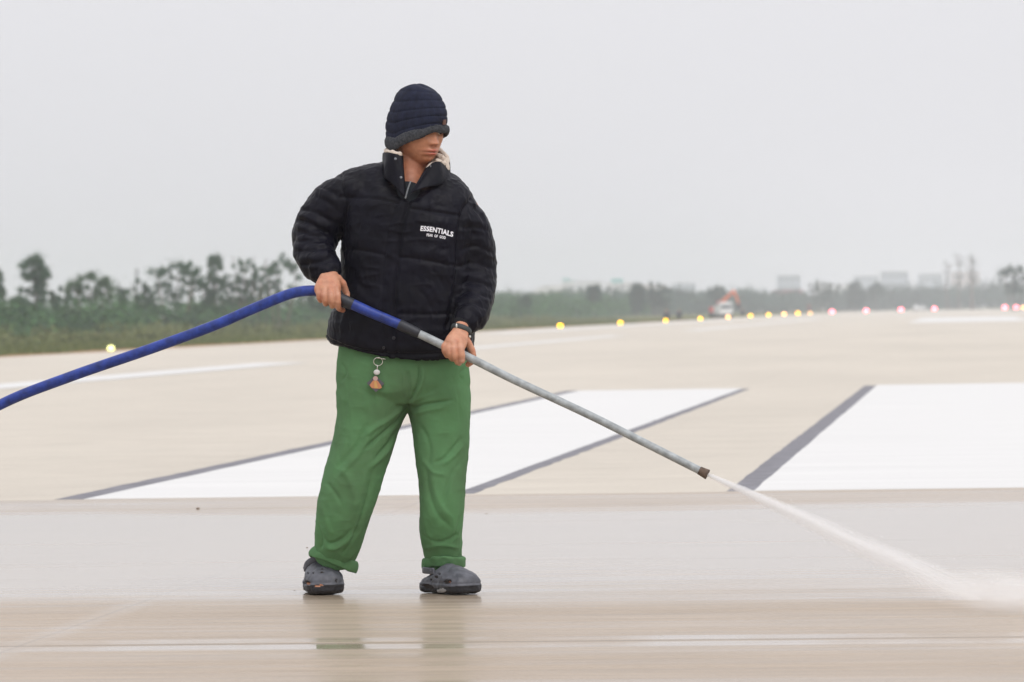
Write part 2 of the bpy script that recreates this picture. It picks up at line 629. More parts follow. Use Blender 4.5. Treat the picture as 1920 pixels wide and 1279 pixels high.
def leafmat(name, c1, c2, scale=0.5):
    m = mat(name, c1, 0.7, spec=0.25)
    t = m.node_tree; bs = t.nodes['Principled BSDF']
    g = N_(m, 'ShaderNodeNewGeometry')
    tc = N_(m, 'ShaderNodeTexCoord')
    nz = N_(m, 'ShaderNodeTexNoise'); nz.inputs['Scale'].default_value = scale; nz.inputs['Detail'].default_value = 3
    ad = N_(m, 'ShaderNodeMath'); ad.operation = 'MULTIPLY_ADD'; ad.inputs[1].default_value = 0.35
    t.links.new(tc.outputs['Object'], nz.inputs['Vector'])
    t.links.new(g.outputs['Random Per Island'], ad.inputs[0]); t.links.new(nz.outputs['Fac'], ad.inputs[2])
    r = N_(m, 'ShaderNodeValToRGB')
    r.color_ramp.elements[0].position = 0.35; r.color_ramp.elements[1].position = 0.95
    r.color_ramp.elements[0].color = (*c1, 1); r.color_ramp.elements[1].color = (*c2, 1)
    t.links.new(ad.outputs[0], r.inputs[0]); t.links.new(r.outputs[0], bs.inputs['Base Color'])
    return m


leaf_a = leafmat('foliage_grey_green', (0.020, 0.062, 0.034), (0.065, 0.150, 0.070))
leaf_b = leafmat('foliage_mid_green', (0.018, 0.062, 0.022), (0.070, 0.160, 0.050))
leaf_s = leafmat('foliage_shrub', (0.012, 0.042, 0.022), (0.075, 0.185, 0.050), 0.22)
leaf_f = leafmat('foliage_far', (0.012, 0.040, 0.030), (0.045, 0.10, 0.065), 0.08)
bark_m = mat('bark', (0.13, 0.10, 0.075), 0.9); vary(bark_m, 6, 0.6, 1.3)


def tree(px, ytop, wpx, D, shape, seed, label, m, lean=0.0, dens=1.0):
    """px / ytop / width as seen, D the distance; crown built of leaf clumps round real limbs"""
    rg = random.Random(seed)
    k = D / F
    base = W(px, yh(px), D); base[2] = -0.03
    H = HC + (yh(px) - ytop) * k
    w = wpx * k / 2
    root = empty('tree', base)
    tag(root, label, 'tree', 'trees beyond the runway verge')
    tr = MB(); cl = []
    nst = {'column': 1, 'multi': 4, 'umbrella': 3, 'tuft': 1, 'round': 1}[shape]
    for s in range(nst):
        ox = (s - (nst - 1) / 2) * w * 0.45 + rg.uniform(-.1, .1)
        tp = np.array([ox * 2.0 + lean + rg.uniform(-.15, .15), rg.uniform(-.3, .3), H * (0.93 - 0.07 * (s % 2))])
        bs = np.array([ox * 0.6, 0, -0.1])
        mid = (tp + bs) / 2 + np.array([rg.uniform(-.15, .15), rg.uniform(-.1, .1), 0])
        C = cr([bs, mid, tp], 8)
        tube(tr, C, np.linspace(0.085, 0.02, 8) * (H / 5), np.linspace(0.085, 0.02, 8) * (H / 5), 7)
        nl = 9 if nst == 1 else 6
        for i in range(nl):
            u = {'column': 0.25, 'multi': 0.35, 'umbrella': 0.62, 'tuft': 0.8, 'round': 0.45}[shape]
            u = u + (0.98 - u) * (i + rg.random()) / nl
            p0 = C[min(7, int(u * 7))]
            prof = {'column': math.sin(math.pi * min(1, max(0.1, (1.1 - u))) ** 0.8) * 0.9 + 0.15,
                    'multi': 0.6, 'umbrella': 1.0 - abs(u - 0.8), 'tuft': 0.8, 'round': 0.9 - abs(u - 0.7)}[shape]
            L_ = w * prof * rg.uniform(0.45, 1.0)
            if nst > 1: L_ *= 0.55
            an = rg.uniform(0, 2 * math.pi)
            d = np.array([math.cos(an) * L_, math.sin(an) * L_, abs(L_) * rg.uniform(0.1, 0.7)])
            p1 = p0 + d
            p1[2] = min(p1[2], H - 0.12)
            tube(tr, [p0, (p0 + p1) / 2 + [0, 0, .04], p1], [0.03, 0.02, 0.01], [0.03, 0.02, 0.01], 5)
            rr = w * (0.34 if nst == 1 else 0.24) * rg.uniform(0.65, 1.2)
            cl.append((p1, (rr, rr, rr * rg.uniform(0.7, 1.25))))
            if rg.random() < 0.5:
                cl.append((p0 + d * 0.5, (rr * .6, rr * .6, rr * .6), 0.5))
    # fill the outline of the crown between the limbs, leaving gaps
    nf = {'column': 64, 'multi': 26, 'umbrella': 26, 'tuft': 3, 'round': 22}[shape]
    for i in range(nf):
        if shape == 'column':
            v_ = rg.uniform(.2, .97); e = w * (0.85 * math.sin(math.pi * min(.97, v_) ** 1.1) ** .6 + .12); x_ = rg.uniform(-e, e); r_ = w * rg.uniform(.22, .38)
        elif shape == 'multi':
            s = i % 3; v_ = rg.uniform(.45, .97) - .06 * s; x_ = (s - 1) * w * (.25 + .45 * v_) + rg.uniform(-.16, .16) * w; r_ = w * rg.uniform(.13, .25)
        elif shape == 'umbrella':
            a_ = rg.uniform(0, math.pi); v_ = .74 + .24 * math.sin(a_) * rg.uniform(.5, 1); x_ = w * .92 * math.cos(a_) * rg.uniform(.5, 1); r_ = w * rg.uniform(.15, .26)
            if i % 4 == 0: v_ = rg.uniform(.35, .7); x_ *= .7
        elif shape == 'tuft':
            v_ = rg.uniform(.88, .97); x_ = rg.uniform(-.4, .4) * w; r_ = w * .35
        else:
            a_ = rg.uniform(0, 6.28); q_ = rg.random() ** .5; v_ = .72 + .24 * q_ * math.sin(a_); x_ = w * .8 * q_ * math.cos(a_); r_ = w * rg.uniform(.2, .36)
        z_ = min(v_ * H, H - r_ * .8)
        cl.append((np.array([x_ + lean * v_, rg.uniform(-.5, .5) * w, z_]), (r_, r_, r_ * rg.uniform(.8, 1.4)), 0.9))
    V, Fc = leaves_np(cl, (190 if shape == 'column' else 125) * dens, 0.088 * (D / 300) ** 0.5, seed, 0.9, True)
    V[:, 2] = np.maximum(V[:, 2], 0.2)
    link('crown', np_mesh('crown', V, Fc), m, root, False)
    tr.build('trunk', bark_m, root, True)
    return root


T = [
    (-6, 503, 34, 290, 'column', leaf_a, 0, 'hazy tree cut by the left edge of the photo, beyond the runway verge'),
    (64, 477, 62, 285, 'column', leaf_a, 0.0, 'tallest dense columnar grey green tree at the far left of the tree line'),
    (22, 553, 60, 275, 'round', leaf_b, 0, 'low bushy tree left of the tallest columnar tree'),
    (113, 531, 40, 295, 'multi', leaf_a, 0, 'ragged short tree just right of the tallest columnar tree'),
    (172, 508, 92, 290, 'umbrella', leaf_b, 0, 'flat topped spreading tree with a gap of sky under its crown'),
    (231, 531, 32, 300, 'round', leaf_a, 0, 'small round headed tree right of the flat topped tree'),
    (272, 520, 46, 305, 'multi', leaf_a, 0, 'thin pale tree left of the wide leaning tree'),
    (324, 489, 82, 300, 'umbrella', leaf_a, 0.25, 'wide drooping tree leaning right, left of the thin tufted one'),
    (358, 487, 24, 315, 'tuft', leaf_a, 0, 'thin bare stemmed tree with a single small tuft on top'),
    (383, 503, 28, 320, 'multi', leaf_a, 0, 'slight tree between the tufted tree and the narrow upright one'),
    (404, 474, 34, 320, 'column', leaf_a, 0, 'narrow upright tree with a tall ragged crown above the hose'),
    (434, 505, 40, 325, 'multi', leaf_a, 0, 'short loose tree between the two tall narrow trees'),
    (464, 469, 44, 325, 'multi', leaf_a, 0.1, 'tall open tree with several stems and tufts, second from the man'),
    (491, 512, 34, 335, 'multi', leaf_a, 0, 'small sparse tree between the two open trees nearest the man'),
    (526, 474, 54, 330, 'umbrella', leaf_a, 0.15, 'tall open topped tree nearest the left elbow of the man'),
    (600, 528, 60, 350, 'multi', leaf_a, 0, 'faint tree just below the elbow behind the man'),
    (985, 552, 26, 520, 'column', leaf_a, 0, 'small dark pointed tree standing above the belt right of the man'),
    (1115, 532, 36, 640, 'round', leaf_f, 0, 'dark round tree in front of the white building with teal boxes'),
    (1195, 532, 30, 700, 'column', leaf_f, 0, 'dark hazy tree right of the white building with teal roof'),
    (1235, 528, 40, 720, 'multi', leaf_f, 0, 'pair of hazy tree tops left of the orange digger'),
    (1345, 535, 44, 800, 'round', leaf_f, 0, 'dark hazy tree directly behind the orange digger arm'),
    (1545, 524, 40, 900, 'multi', leaf_f, 0, 'open crowned hazy tree left of the pale block'),
    (1605, 530, 36, 950, 'column', leaf_f, 0, 'hazy tree above the pink lights right of the pale block'),
    (1643, 526, 34, 950, 'round', leaf_f, 0, 'dense hazy tree below the wide grey slab block'),
    (1902, 497, 58, 700, 'umbrella', leaf_f, 0, 'open topped tree rising at the right edge of the photo'),
]
for i, (px, yt, w_, D, sh, m_, ln, lb) in enumerate(T):
    tree(px, yt, w_, D, sh, 100 + i, lb, m_, ln)


def bare_tree(px, ytop, D, seed, label, thick=1.0):
    rg = random.Random(seed)
    k = D / F; H = HC + (yh(px) - ytop) * k
    root = empty('bare_tree', W(px, yh(px), D) * np.array([1, 1, 0]))
    tag(root, label, 'tree', 'leafless trees by the right hand blocks')
    tr = MB()
    C = cr([(0, 0, -.1), (rg.uniform(-.2, .2), 0, H * .5), (rg.uniform(-.3, .3), 0, H)], 10)
    tube(tr, C, np.linspace(0.22, 0.05, 10) * thick, np.linspace(0.22, 0.05, 10) * thick, 8)
    tr.build('trunk', bark_m, root, True)
    br = MB()
    for i in range(26):
        p0 = C[rg.randint(4, 9)]
        an = rg.uniform(0, 6.28); L_ = rg.uniform(0.6, 1.9) * thick
        p1 = p0 + np.array([math.cos(an) * L_ * .6, math.sin(an) * L_ * .6, L_])
        p1[2] = min(p1[2], H * 1.02)
        tube(br, [p0, (p0 + p1) / 2 + [0.05, 0, 0], p1], [.06, .04, .02], [.06, .04, .02], 5)
    br.build('branches', bark_m, root, True)
    V, Fc = leaves_np([(C[i] + [rg.uniform(-.8, .8), 0, rg.uniform(-.4, .4)], (0.8, 0.8, 0.9)) for i in range(4, 10)], 22 * thick, 0.2, seed)
    tag(link('twigs', np_mesh('twigs', V, Fc), leaf_f, root, False), kind='stuff')


bare_tree(1777, 497, 1000, 1, 'leftmost of the three tall leafless trees by the right hand blocks')
bare_tree(1797, 480, 1000, 2, 'tallest thin leafless tree, middle one by the right hand blocks', 0.9)
bare_tree(1823, 484, 980, 3, 'thick dark leafless tree, right one by the right hand blocks', 1.7)

# undergrowth: nobody could count these bushes
rg = np.random.default_rng(11)
cl = []
for i in range(760):
    s_ = 95 + 655 * rg.random() ** 1.2
    p_ = rg.uniform(-62, -46) - 0.004 * s_
    hmax = 1.30 + 0.0034 * s_ + 0.45 * math.sin(s_ * 0.061) * math.sin(s_ * .023 + p_)
    back = (-46 - p_) / 16
    h_ = max(0.5, hmax * (0.75 + 0.35 * back)) * rg.uniform(0.7, 1.1)
    r_ = rg.uniform(0.8, 1.7) * (1 + s_ * 0.0012)
    cl.append((R2W(p_, s_, h_ * 0.52), (r_, r_, h_ * 0.55)))
V, Fc = leaves_np(cl, 130, 0.2, 3)
V[:, 2] = np.maximum(V[:, 2], -0.02)
tag(link('undergrowth', np_mesh('undergrowth', V, Fc), leaf_s, None, False), 'tangled dark green undergrowth along the far verge', 'undergrowth', kind='stuff')
# low weeds in front of it
cl = []
for i in range(420):
    s_ = 105 + 420 * rg.random() ** 1.2
    p_ = rg.uniform(-46.5, -36) - 0.004 * s_
    h_ = rg.uniform(0.12, 0.4) + max(0, (-41 - p_)) * 0.09
    cl.append((R2W(p_, s_, h_ * 0.5), (rg.uniform(.5, 1.3), rg.uniform(.5, 1.3), h_ * 0.6)))
V, Fc = leaves_np(cl, 60, 0.12, 4)
V[:, 2] = np.maximum(V[:, 2], -0.02)
weed_m = leafmat('foliage_weeds', (0.07, 0.10, 0.03), (0.19, 0.20, 0.07), 0.3)
tag(link('verge_weeds', np_mesh('verge_weeds', V, Fc), weed_m, None, False), 'yellowish weeds and low growth on the verge', 'weeds', kind='stuff')
# short grass tufts on the verge strip, denser near the runway edge
n = 26000
s_ = 108 + 380 * rg.random(n) ** 1.5
p_ = -26.2 - 14 * rg.random(n) ** 1.1
hh = rg.uniform(0.02, 0.13, n)
b0 = p_[:, None] * RWX + s_[:, None] * RWY
b0[:, 2] = -0.03
an = rg.uniform(0, 3.14, n); wv = np.stack([np.cos(an), np.sin(an), np.zeros(n)], 1) * 0.05
tp = b0 + np.stack([rg.normal(0, .02, n), rg.normal(0, .02, n), hh], 1)
V = np.stack([b0 - wv, b0 + wv, tp + wv * .3, tp - wv * .3], 1).reshape(-1, 3)
tag(link('verge_grass', np_mesh('verge_grass', V, np.arange(n * 4).reshape(-1, 4)), weed_m, None, False), 'short patchy grass along the runway edge', 'grass', kind='stuff')
# far belt across the end of the runway
cl = []
for i in range(520):
    u = rg.random()
    px = 640 + 1380 * u
    D = 560 + 540 * min(1, u * 1.45) + rg.uniform(-20, 90)
    top = np.interp(px, [640, 900, 1000, 1120, 1200, 1290, 1400, 1480, 1560, 1700, 1850, 1930], [556, 553, 551, 540, 543, 541, 542, 550, 545, 534, 529, 520])
    k = D / F
    H = (HC + (yh(px) - top - rg.uniform(-6, 16)) * k)
    H = max(1.5, H)
    c = W(px, yh(px), D); c[2] = H * 0.5
    r_ = rg.uniform(2.0, 4.5)
    cl.append((c, (r_, r_, H * 0.52)))
V, Fc = leaves_np(cl, 190, 0.42, 8)
V[:, 2] = np.maximum(V[:, 2], -0.02)
tag(link('far_wood', np_mesh('far_wood', V, Fc), leaf_f, None, False), 'far-off belt of hazy trees beyond the end of the runway', 'wood', kind='stuff')

# ================================================================ distant buildings
def bmat(n, c): return mat(n, c, 0.8)


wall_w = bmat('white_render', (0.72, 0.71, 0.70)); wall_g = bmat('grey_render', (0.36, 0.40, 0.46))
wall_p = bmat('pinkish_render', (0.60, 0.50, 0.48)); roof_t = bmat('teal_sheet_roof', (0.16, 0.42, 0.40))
roof_r = bmat('red_tile_roof', (0.24, 0.11, 0.12)); roof_g = bmat('grey_roof', (0.35, 0.35, 0.36))
glass_d = mat('dark_window_glass', (0.07, 0.09, 0.11), 0.2)


def building(x0, x1, ytop, D, wm, rm, label, style='flat', rows=2, cols=5, extra=None):
    k = D / F; xc = (x0 + x1) / 2
    w = (x1 - x0) * k; H = HC + (yh(xc) - ytop) * k; dp = max(6, w * 0.6)
    base = W(xc, yh(xc), D); base[2] = -0.03
    root = empty('building', base); tag(root, label, 'building', 'hazy buildings on the skyline')
    hw = H if style == 'flat' else H * 0.72
    b = MB(); b.box(-w / 2, w / 2, 0, dp, 0, hw - (0.3 if style == 'flat' else 0)); b.build('wall', wm, root)
    r = MB()
    if style == 'flat':
        r.box(-w / 2 - .15, w / 2 + .15, -.15, dp + .15, hw - 0.3, hw)
    elif style == 'gable':
        r.prism([(-w / 2 - .3, hw), (w / 2 + .3, hw), (w / 2 - w * .12, H), (-w / 2 + w * .12, H)], -.4, dp + .4)
    else:
        pr = [(-w / 2 - .2, hw)] + [(-w / 2 - .2 + (w + .4) * (1 - math.cos(math.pi * i / 10)) / 2, hw + (H - hw) * math.sin(math.pi * i / 10)) for i in range(1, 10)] + [(w / 2 + .2, hw)]
        r.prism(pr[::-1], -.3, dp + .3)
    ro = r.build('roof', rm, root)
    if extra:
        for a, b_, h_ in extra:
            e = MB(); e.box(-w / 2 + a * w, -w / 2 + b_ * w, 1, dp - 1, H, H + h_); e.build('roof_room', roof_t, root)
    ww, wh = w / cols * 0.45, hw / rows * 0.42
    wb = MB(); wb.box(-ww / 2, ww / 2, -0.05, 0.05, -wh / 2, wh / 2); wme = wb.mesh('window')
    wme.materials.append(glass_d)
    for i in range(rows):
        for j in range(cols):
            o = bpy.data.objects.new('window', wme); COL.objects.link(o); o.parent = root
            o.location = (-w / 2 + w * (j + .5) / cols, -0.03, hw * (i + .55) / rows)
    return root


building(1000, 1078, 534, 1150, wall_w, wall_w, 'long white hall with a low curved roof, right of the man on the skyline', 'arch', 2, 7)
building(1054, 1080, 526, 1900, wall_w, roof_t, 'small pale house with teal roof box behind the curved roof hall', 'flat', 2, 3, [(0.1, 0.6, 1.0)])
building(1083, 1131, 527, 1900, wall_w, roof_g, 'pale block left of the one with a teal roof room', 'flat', 2, 4)
building(1138, 1186, 530, 1500, wall_w, wall_w, 'white block with a teal roof room on top', 'flat', 3, 4, [(0.2, 0.65, 1.3)])
building(1205, 1250, 533, 2000, wall_p, roof_g, 'faint pinkish block between two hazy trees', 'flat', 2, 4)
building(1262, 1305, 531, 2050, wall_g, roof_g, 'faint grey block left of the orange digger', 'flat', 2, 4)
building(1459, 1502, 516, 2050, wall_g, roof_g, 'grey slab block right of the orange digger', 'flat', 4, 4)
building(1446, 1512, 543, 1150, wall_g, roof_r, 'low house with a dull red roof behind the yellow lights', 'gable', 1, 5)
building(1530, 1562, 530, 1700, wall_w, roof_g, 'pale small block behind the open crowned tree', 'flat', 3, 3)
building(1566, 1600, 533, 1750, wall_w, roof_g, 'pale small block above the first pink lights', 'flat', 2, 3)
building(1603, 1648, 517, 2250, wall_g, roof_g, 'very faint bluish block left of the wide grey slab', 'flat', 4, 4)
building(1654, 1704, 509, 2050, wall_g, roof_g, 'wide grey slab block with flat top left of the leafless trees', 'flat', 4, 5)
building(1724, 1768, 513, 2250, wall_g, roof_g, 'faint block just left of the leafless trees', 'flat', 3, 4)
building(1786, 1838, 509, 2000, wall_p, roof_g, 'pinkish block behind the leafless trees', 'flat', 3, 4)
building(1407, 1432, 563, 1050, wall_w, roof_g, 'tiny white hut right of the orange digger', 'gable', 1, 2)
building(1478, 1500, 568, 1050, wall_w, roof_g, 'tiny pale hut below the red roofed house', 'gable', 1, 2)

mast_m = mat('galvanised_steel', (0.35, 0.36, 0.37), 0.5, 0.6)


def mast(px, ytop, D, label):
    k = D / F; H = HC + (yh(px) - ytop) * k
    root = empty('lattice_mast', W(px, yh(px), D) * np.array([1, 1, 0]))
    tag(root, label, 'mast', 'thin masts on the skyline')
    b = MB(); w = 0.30; fade = 1
    for sx_, sy_ in ((-1, -1), (1, -1), (1, 1), (-1, 1)):
        tube(b, [(sx_ * w, sy_ * w, 0), (sx_ * w * .3, sy_ * w * .3, H)], [.05, .03], [.05, .03], 6)
    b.build('legs', mast_m, root)
    c = MB()
    nb = int(H / 0.8)
    for i in range(nb):
        z0, z1 = H * i / nb, H * (i + 1) / nb
        a, d = w * (1 - .7 * i / nb), w * (1 - .7 * (i + 1) / nb)
        tube(c, [(-a, -a, z0), (d, -d, z1)], [.02, .02], [.02, .02], 5)
        tube(c, [(a, a, z0), (-d, d, z1)], [.02, .02], [.02, .02], 5)
    c.build('bracing', mast_m, root)


mast(951, 530, 900, 'thin lattice mast right beside the sleeve of the man')
mast(258, 503, 420, 'thin pale mast left of the wide leaning tree')

# ================================================================ airfield lights
lamp_m = {
    'yellow': emit('yellow_lamp', (1.0, 0.52, 0.0), 7), 'pale': emit('pale_yellow_lamp', (1.0, 0.97, 0.38), 2.6),
    'orange': emit('orange_lamp', (1.0, 0.50, 0.14), 7), 'pink': emit('pink_lamp', (1.0, 0.13, 0.18), 14)}
cast_m = mat('painted_cast_metal', (0.5, 0.38, 0.05), 0.5, 0.3)


def light_proto():
    a = MB()
    for r0_, r1_, z0, z1 in ((.12, .12, 0, .02), (.09, .08, .021, .04)):
        rings = [[(r * math.cos(t), r * math.sin(t), z) for t in np.linspace(0, 2 * math.pi, 17)[:-1]] for r, z in ((r0_, z0), (r1_, z1))]
        a.rings(rings)
    g = MB()
    for a_, z_ in ((0, .04),): g.ball((0, 0, .10), (.105, .105, .085), 20, 12)
    return a.mesh('base'), g.mesh('lamp_glass')


base_me, glass_me = light_proto()
base_me.materials.append(cast_m)
gl = {}
for k_, m_ in lamp_m.items():
    c_ = glass_me.copy(); c_.materials.append(m_); c_.polygons.foreach_set('use_smooth', np.ones(len(c_.polygons), dtype=bool)); gl[k_] = c_


def lamp(px, D, p, kind, label, grp, sc=1.0):
    if p is None:
        loc = W(px, yh(px), D)
    else:
        loc = W(px, yh(px), D)
    loc[2] = 0.008
    root = empty('runway_light', loc); tag(root, label, 'light', grp)
    sc *= max(1.25, D / 310)
    root.scale = (sc, sc, sc)
    for nm, me in (('base', base_me), ('lamp_glass', gl[kind])):
        o = bpy.data.objects.new(nm, me); COL.objects.link(o); o.parent = root


ge = 'yellow edge lights along the runway'
lamp(207, 137, 1, 'pale', 'nearest pale yellow light, alone at the grass edge on the left', ge, 0.75)
for px, kd, lb in ((1050, 'yellow', 'yellow edge light nearest to the man on his right side'), (1163, 'yellow', 'second yellow edge light to the right of the man'),
                   (1248, 'yellow', 'third yellow edge light right of the man, by a dark figure'), (1313, 'yellow', 'bright yellow edge light left of the white truck'),
                   (1365, 'orange', 'dim peach coloured light right in front of the white truck'), (1407, 'yellow', 'first yellow light right of the white truck'),
                   (1441, 'yellow', 'tall looking yellow light, second right of the white truck'), (1470, 'orange', 'orange light between two yellow ones'),
                   (1496, 'yellow', 'last yellow light before the pink ones'), (1519, 'orange', 'tiny orange light beside the dark red figure')):
    D = 212500 / (1820 - px)
    lamp(px, D, 1, kd, lb, ge, 1.0 if px != 1519 else 0.7)
gp = 'pink threshold lights at the far end'
for px, D, kd, lb in ((1560, 740, 'pink', 'first pink light from the left'), (1624, 800, 'pink', 'second pink light from the left'),
                      (1689, 880, 'pink', 'third pink light, deeper in colour'), (1752, 960, 'pink', 'pink light just right of the white car'),
                      (1884, 960, 'pink', 'larger pink light near the right edge of the photo'), (1905, 965, 'pink', 'small pink light second from the right edge'),
                      (1918, 970, 'orange', 'orange light cut by the right edge of the photo')):
    lamp(px, D, None, kd, lb, gp, 1.15 if kd == 'pink' else 0.9)

# ================================================================ far vehicles and figures
orange_m = mat('orange_paint', (0.72, 0.16, 0.04), 0.45); red_m = mat('red_paint', (0.62, 0.06, 0.04), 0.45)
tw_m = mat('white_truck_paint', (0.74, 0.75, 0.74), 0.4); dark_m = mat('black_rubber', (0.03, 0.03, 0.032), 0.8)
steel_m = mat('dark_steel', (0.10, 0.10, 0.10), 0.5, 0.5)


def bevel(o, w):
    m = o.modifiers.new('bevel', 'BEVEL'); m.width = w; m.segments = 2; m.limit_method = 'ANGLE'
    return o


def wheel(parent, x, y, r, w):
    a = MB()
    rings = []
    for z, q in ((-w / 2, r * .85), (-w / 2 * .9, r), (w / 2 * .9, r), (w / 2, r * .85)):
        rings.append([(z, q * math.cos(t), q * math.sin(t)) for t in np.linspace(0, 2 * math.pi, 21)[:-1]])
    a.rings(rings)
    o = a.build('wheel', dark_m, parent); o.location = (x, y, r)
    h = MB(); h.rings([[(z, q * math.cos(t), q * math.sin(t)) for t in np.linspace(0, 2 * math.pi, 13)[:-1]] for z, q in ((-w / 2 - .015, r * .45), (w / 2 + .015, r * .45))])
    h.build('hub', tw_m, o)
    return o


loc = W(1361, yh(1361), 500); loc[2] = 0.0
tk = empty('truck', loc, math.radians(8)); tag(tk, 'small white truck facing the camera below the orange digger arm', 'truck')
b = MB(); b.box(-.68, .68, -.1, 1.0, .32, .92); b.prism([(-.68, .92), (.68, .92), (.62, 1.68), (-.62, 1.68)], 0, .95); bevel(b.build('cab', tw_m, tk), .04)
b = MB(); b.box(-.56, .56, -.03, -.005, 1.0, 1.36); b.build('windscreen', glass_d, tk)
b = MB(); b.box(-.72, .72, 1.08, 3.2, .5, .62); b.box(-.72, -.66, 1.08, 3.2, .62, 1.3); b.box(.66, .72, 1.08, 3.2, .62, 1.3); b.box(-.66, .66, 1.08, 1.14, .62, 1.3); bevel(b.build('cargo_bed', tw_m, tk), .01)
b = MB(); b.box(-.7, .7, -.2, -.102, .28, .42); b.build('bumper', steel_m, tk)
for sx_ in (-1, 1):
    b = MB(); b.ball((sx_ * .5, -.11, .62), (.1, .03, .07)); b.build('headlight', mat('headlight_glass', (.8, .8, .75), .1), tk, True)
    wheel(tk, sx_ * .56, .35, .32, .2); wheel(tk, sx_ * .56, 2.5, .32, .2)

loc = W(1348, yh(1348), 520); loc[2] = 0.0
ex = empty('excavator', loc, math.radians(-12)); tag(ex, 'orange mini excavator with raised bent arm behind the white truck', 'excavator')
for sx_ in (-1, 1):
    b = MB(); pr = [(math.cos(t) * .3 + (1.0 if math.cos(t) > 0 else -1.0) * .7, .3 + math.sin(t) * .28) for t in np.linspace(0, 2 * math.pi, 21)[:-1]]
    b.prism(pr[::-1], sx_ * .6 - .18, sx_ * .6 + .18); b.build('track', dark_m, ex)
b = MB(); b.prism([(-.95, .62), (.9, .62), (.9, .95), (.5, 1.15), (-.7, 1.2), (-.95, 1.05)], -.65, .65); bevel(b.build('body', red_m, ex), .05)
b = MB(); b.prism([(-.2, 1.15), (.5, 1.12), (.42, 1.85), (-.2, 1.85)], .05, .62); cb = bevel(b.build('cab', red_m, ex), .03)
b = MB(); b.box(-.1, .38, .02, .048, 1.25, 1.75); b.build('window', glass_d, cb)
k = 520 / F
def exp_(px, py): return ((px - 1348) * k, HC + (yh(px) - py) * k)
b = MB()
pts = [(1352, 577), (1358, 563), (1368, 554), (1378, 546)]
tube(b, [(exp_(*q)[0], -.2, exp_(*q)[1]) for q in pts], [.2, .19, .16, .12], [.13] * 4, 12); b.build('boom', orange_m, ex, True)
b = MB(); tube(b, [(exp_(*q)[0], -.2, exp_(*q)[1]) for q in [(1376, 545), (1382, 556), (1386, 570)]], [.13, .12, .09], [.1] * 3, 12); b.build('arm', orange_m, ex, True)
b = MB(); cx_, cz_ = exp_(1387, 574)
b.prism([(cx_ - .18, cz_ + .25), (cx_ + .2, cz_ + .2), (cx_ + .25, cz_ - .15), (cx_ - .05, cz_ - .3), (cx_ - .35, cz_ - .15)][::-1], -.45, .05); b.build('bucket', steel_m, ex)
b = MB(); tube(b, [(exp_(1364, 566)[0], -.2, exp_(1364, 566)[1]), (exp_(1372, 553)[0], -.2, exp_(1372, 553)[1])], [.04, .04], [.04, .04], 8); b.build('hydraulic_ram', steel_m, ex, True)

loc = W(1725, yh(1725), 900); loc[2] = 0.0
ca = empty('car', loc, math.radians(90 + 10)); tag(ca, 'tiny white car parked before the far trees by a pink light', 'car')
b = MB(); b.prism([(-1.2, .3), (1.25, .3), (1.25, .62), (.75, .72), (.4, 1.15), (-.7, 1.18), (-1.1, .8), (-1.2, .7)], -.65, .65,
                  Matrix.Rotation(math.pi / 2 * 0, 4, 'Z')); bd = bevel(b.build('body', tw_m, ca), .06); bd.rotation_euler = (0, 0, -math.pi / 2)
b = MB(); b.prism([(-.65, .75), (.45, .75), (.3, 1.08), (-.6, 1.1)], -.66, .66); o = b.build('window', glass_d, ca); o.rotation_euler = (0, 0, -math.pi / 2)
for sx_ in (-1, 1):
    for sy_ in (-1, 1):
        wheel(ca, sx_ * .58, sy_ * .8, .26, .18)

cloth_dark = mat('dark_work_clothes', (0.04, 0.045, 0.06), 0.9); cloth_red = mat('dull_red_work_clothes', (0.22, 0.05, 0.05), 0.9)
skin_far = mat('tan_skin_far', (0.42, 0.24, 0.16), 0.6)


def far_person(px, D, pose, m, label):
    """small distant worker, one fused body"""
    loc = W(px, yh(px), D); loc[2] = 0.0
    b = MB()
    if pose == 'crouch':
        for s in (-1, 1):
            tube(b, cr([(s * .1, .05, .05), (s * .13, -.25, .42), (s * .1, .12, .30)], 10), np.linspace(.05, .09, 10), np.linspace(.05, .09, 10), 10)
            tube(b, cr([(s * .17, -.02, .68), (s * .22, -.2, .48), (s * .12, -.38, .35)], 8), np.linspace(.055, .035, 8), np.linspace(.055, .035, 8), 10)
            tube(b, [(s * .1, .1, .04), (s * .1, -.14, .035)], .045, .04, 8)
        tube(b, cr([(0, .12, .30), (0, .05, .52), (0, -.05, .72)], 8), [.15, .15, .16, .17, .18, .18, .16, .12], .11, 14, ref=(0, 1, 0))
        hc = (0, -.1, .88)
    else:
        for s in (-1, 1):
            tube(b, cr([(s * .11, 0, .06), (s * .11, -.02, .45), (s * .09, 0, .85)], 10), np.linspace(.05, .09, 10), np.linspace(.05, .09, 10), 10)
            tube(b, cr([(s * .2, 0, 1.36), (s * .26, .02, 1.08), (s * .22, -.12, .86)], 8), np.linspace(.055, .035, 8), np.linspace(.055, .035, 8), 10)
            tube(b, [(s * .11, .08, .04), (s * .12, -.14, .035)], .045, .04, 8)
        tube(b, cr([(0, 0, .82), (0, 0, 1.1), (0, 0, 1.38)], 8), [.15, .15, .15, .16, .18, .19, .18, .12], .11, 14, ref=(0, 1, 0))
        hc = (0, -.02, 1.58)
    tube(b, [(hc[0], hc[1] + .02, hc[2] - .2), hc], .05, .05, 8)
    b.ball(hc, (.08, .095, .12))
    me = fuse(b, .02, 2, 'person')
    o = link('person', me, [m, skin_far], None, True)
    V, _ = getvn(me)
    fc = np.zeros(len(me.polygons), dtype=np.int32)
    cz = np.array([p.center[2] for p in me.polygons])
    fc[cz > hc[2] - .12] = 1
    me.polygons.foreach_set('material_index', fc)
    o.location = loc
    tag(o, label, 'person')
    return o


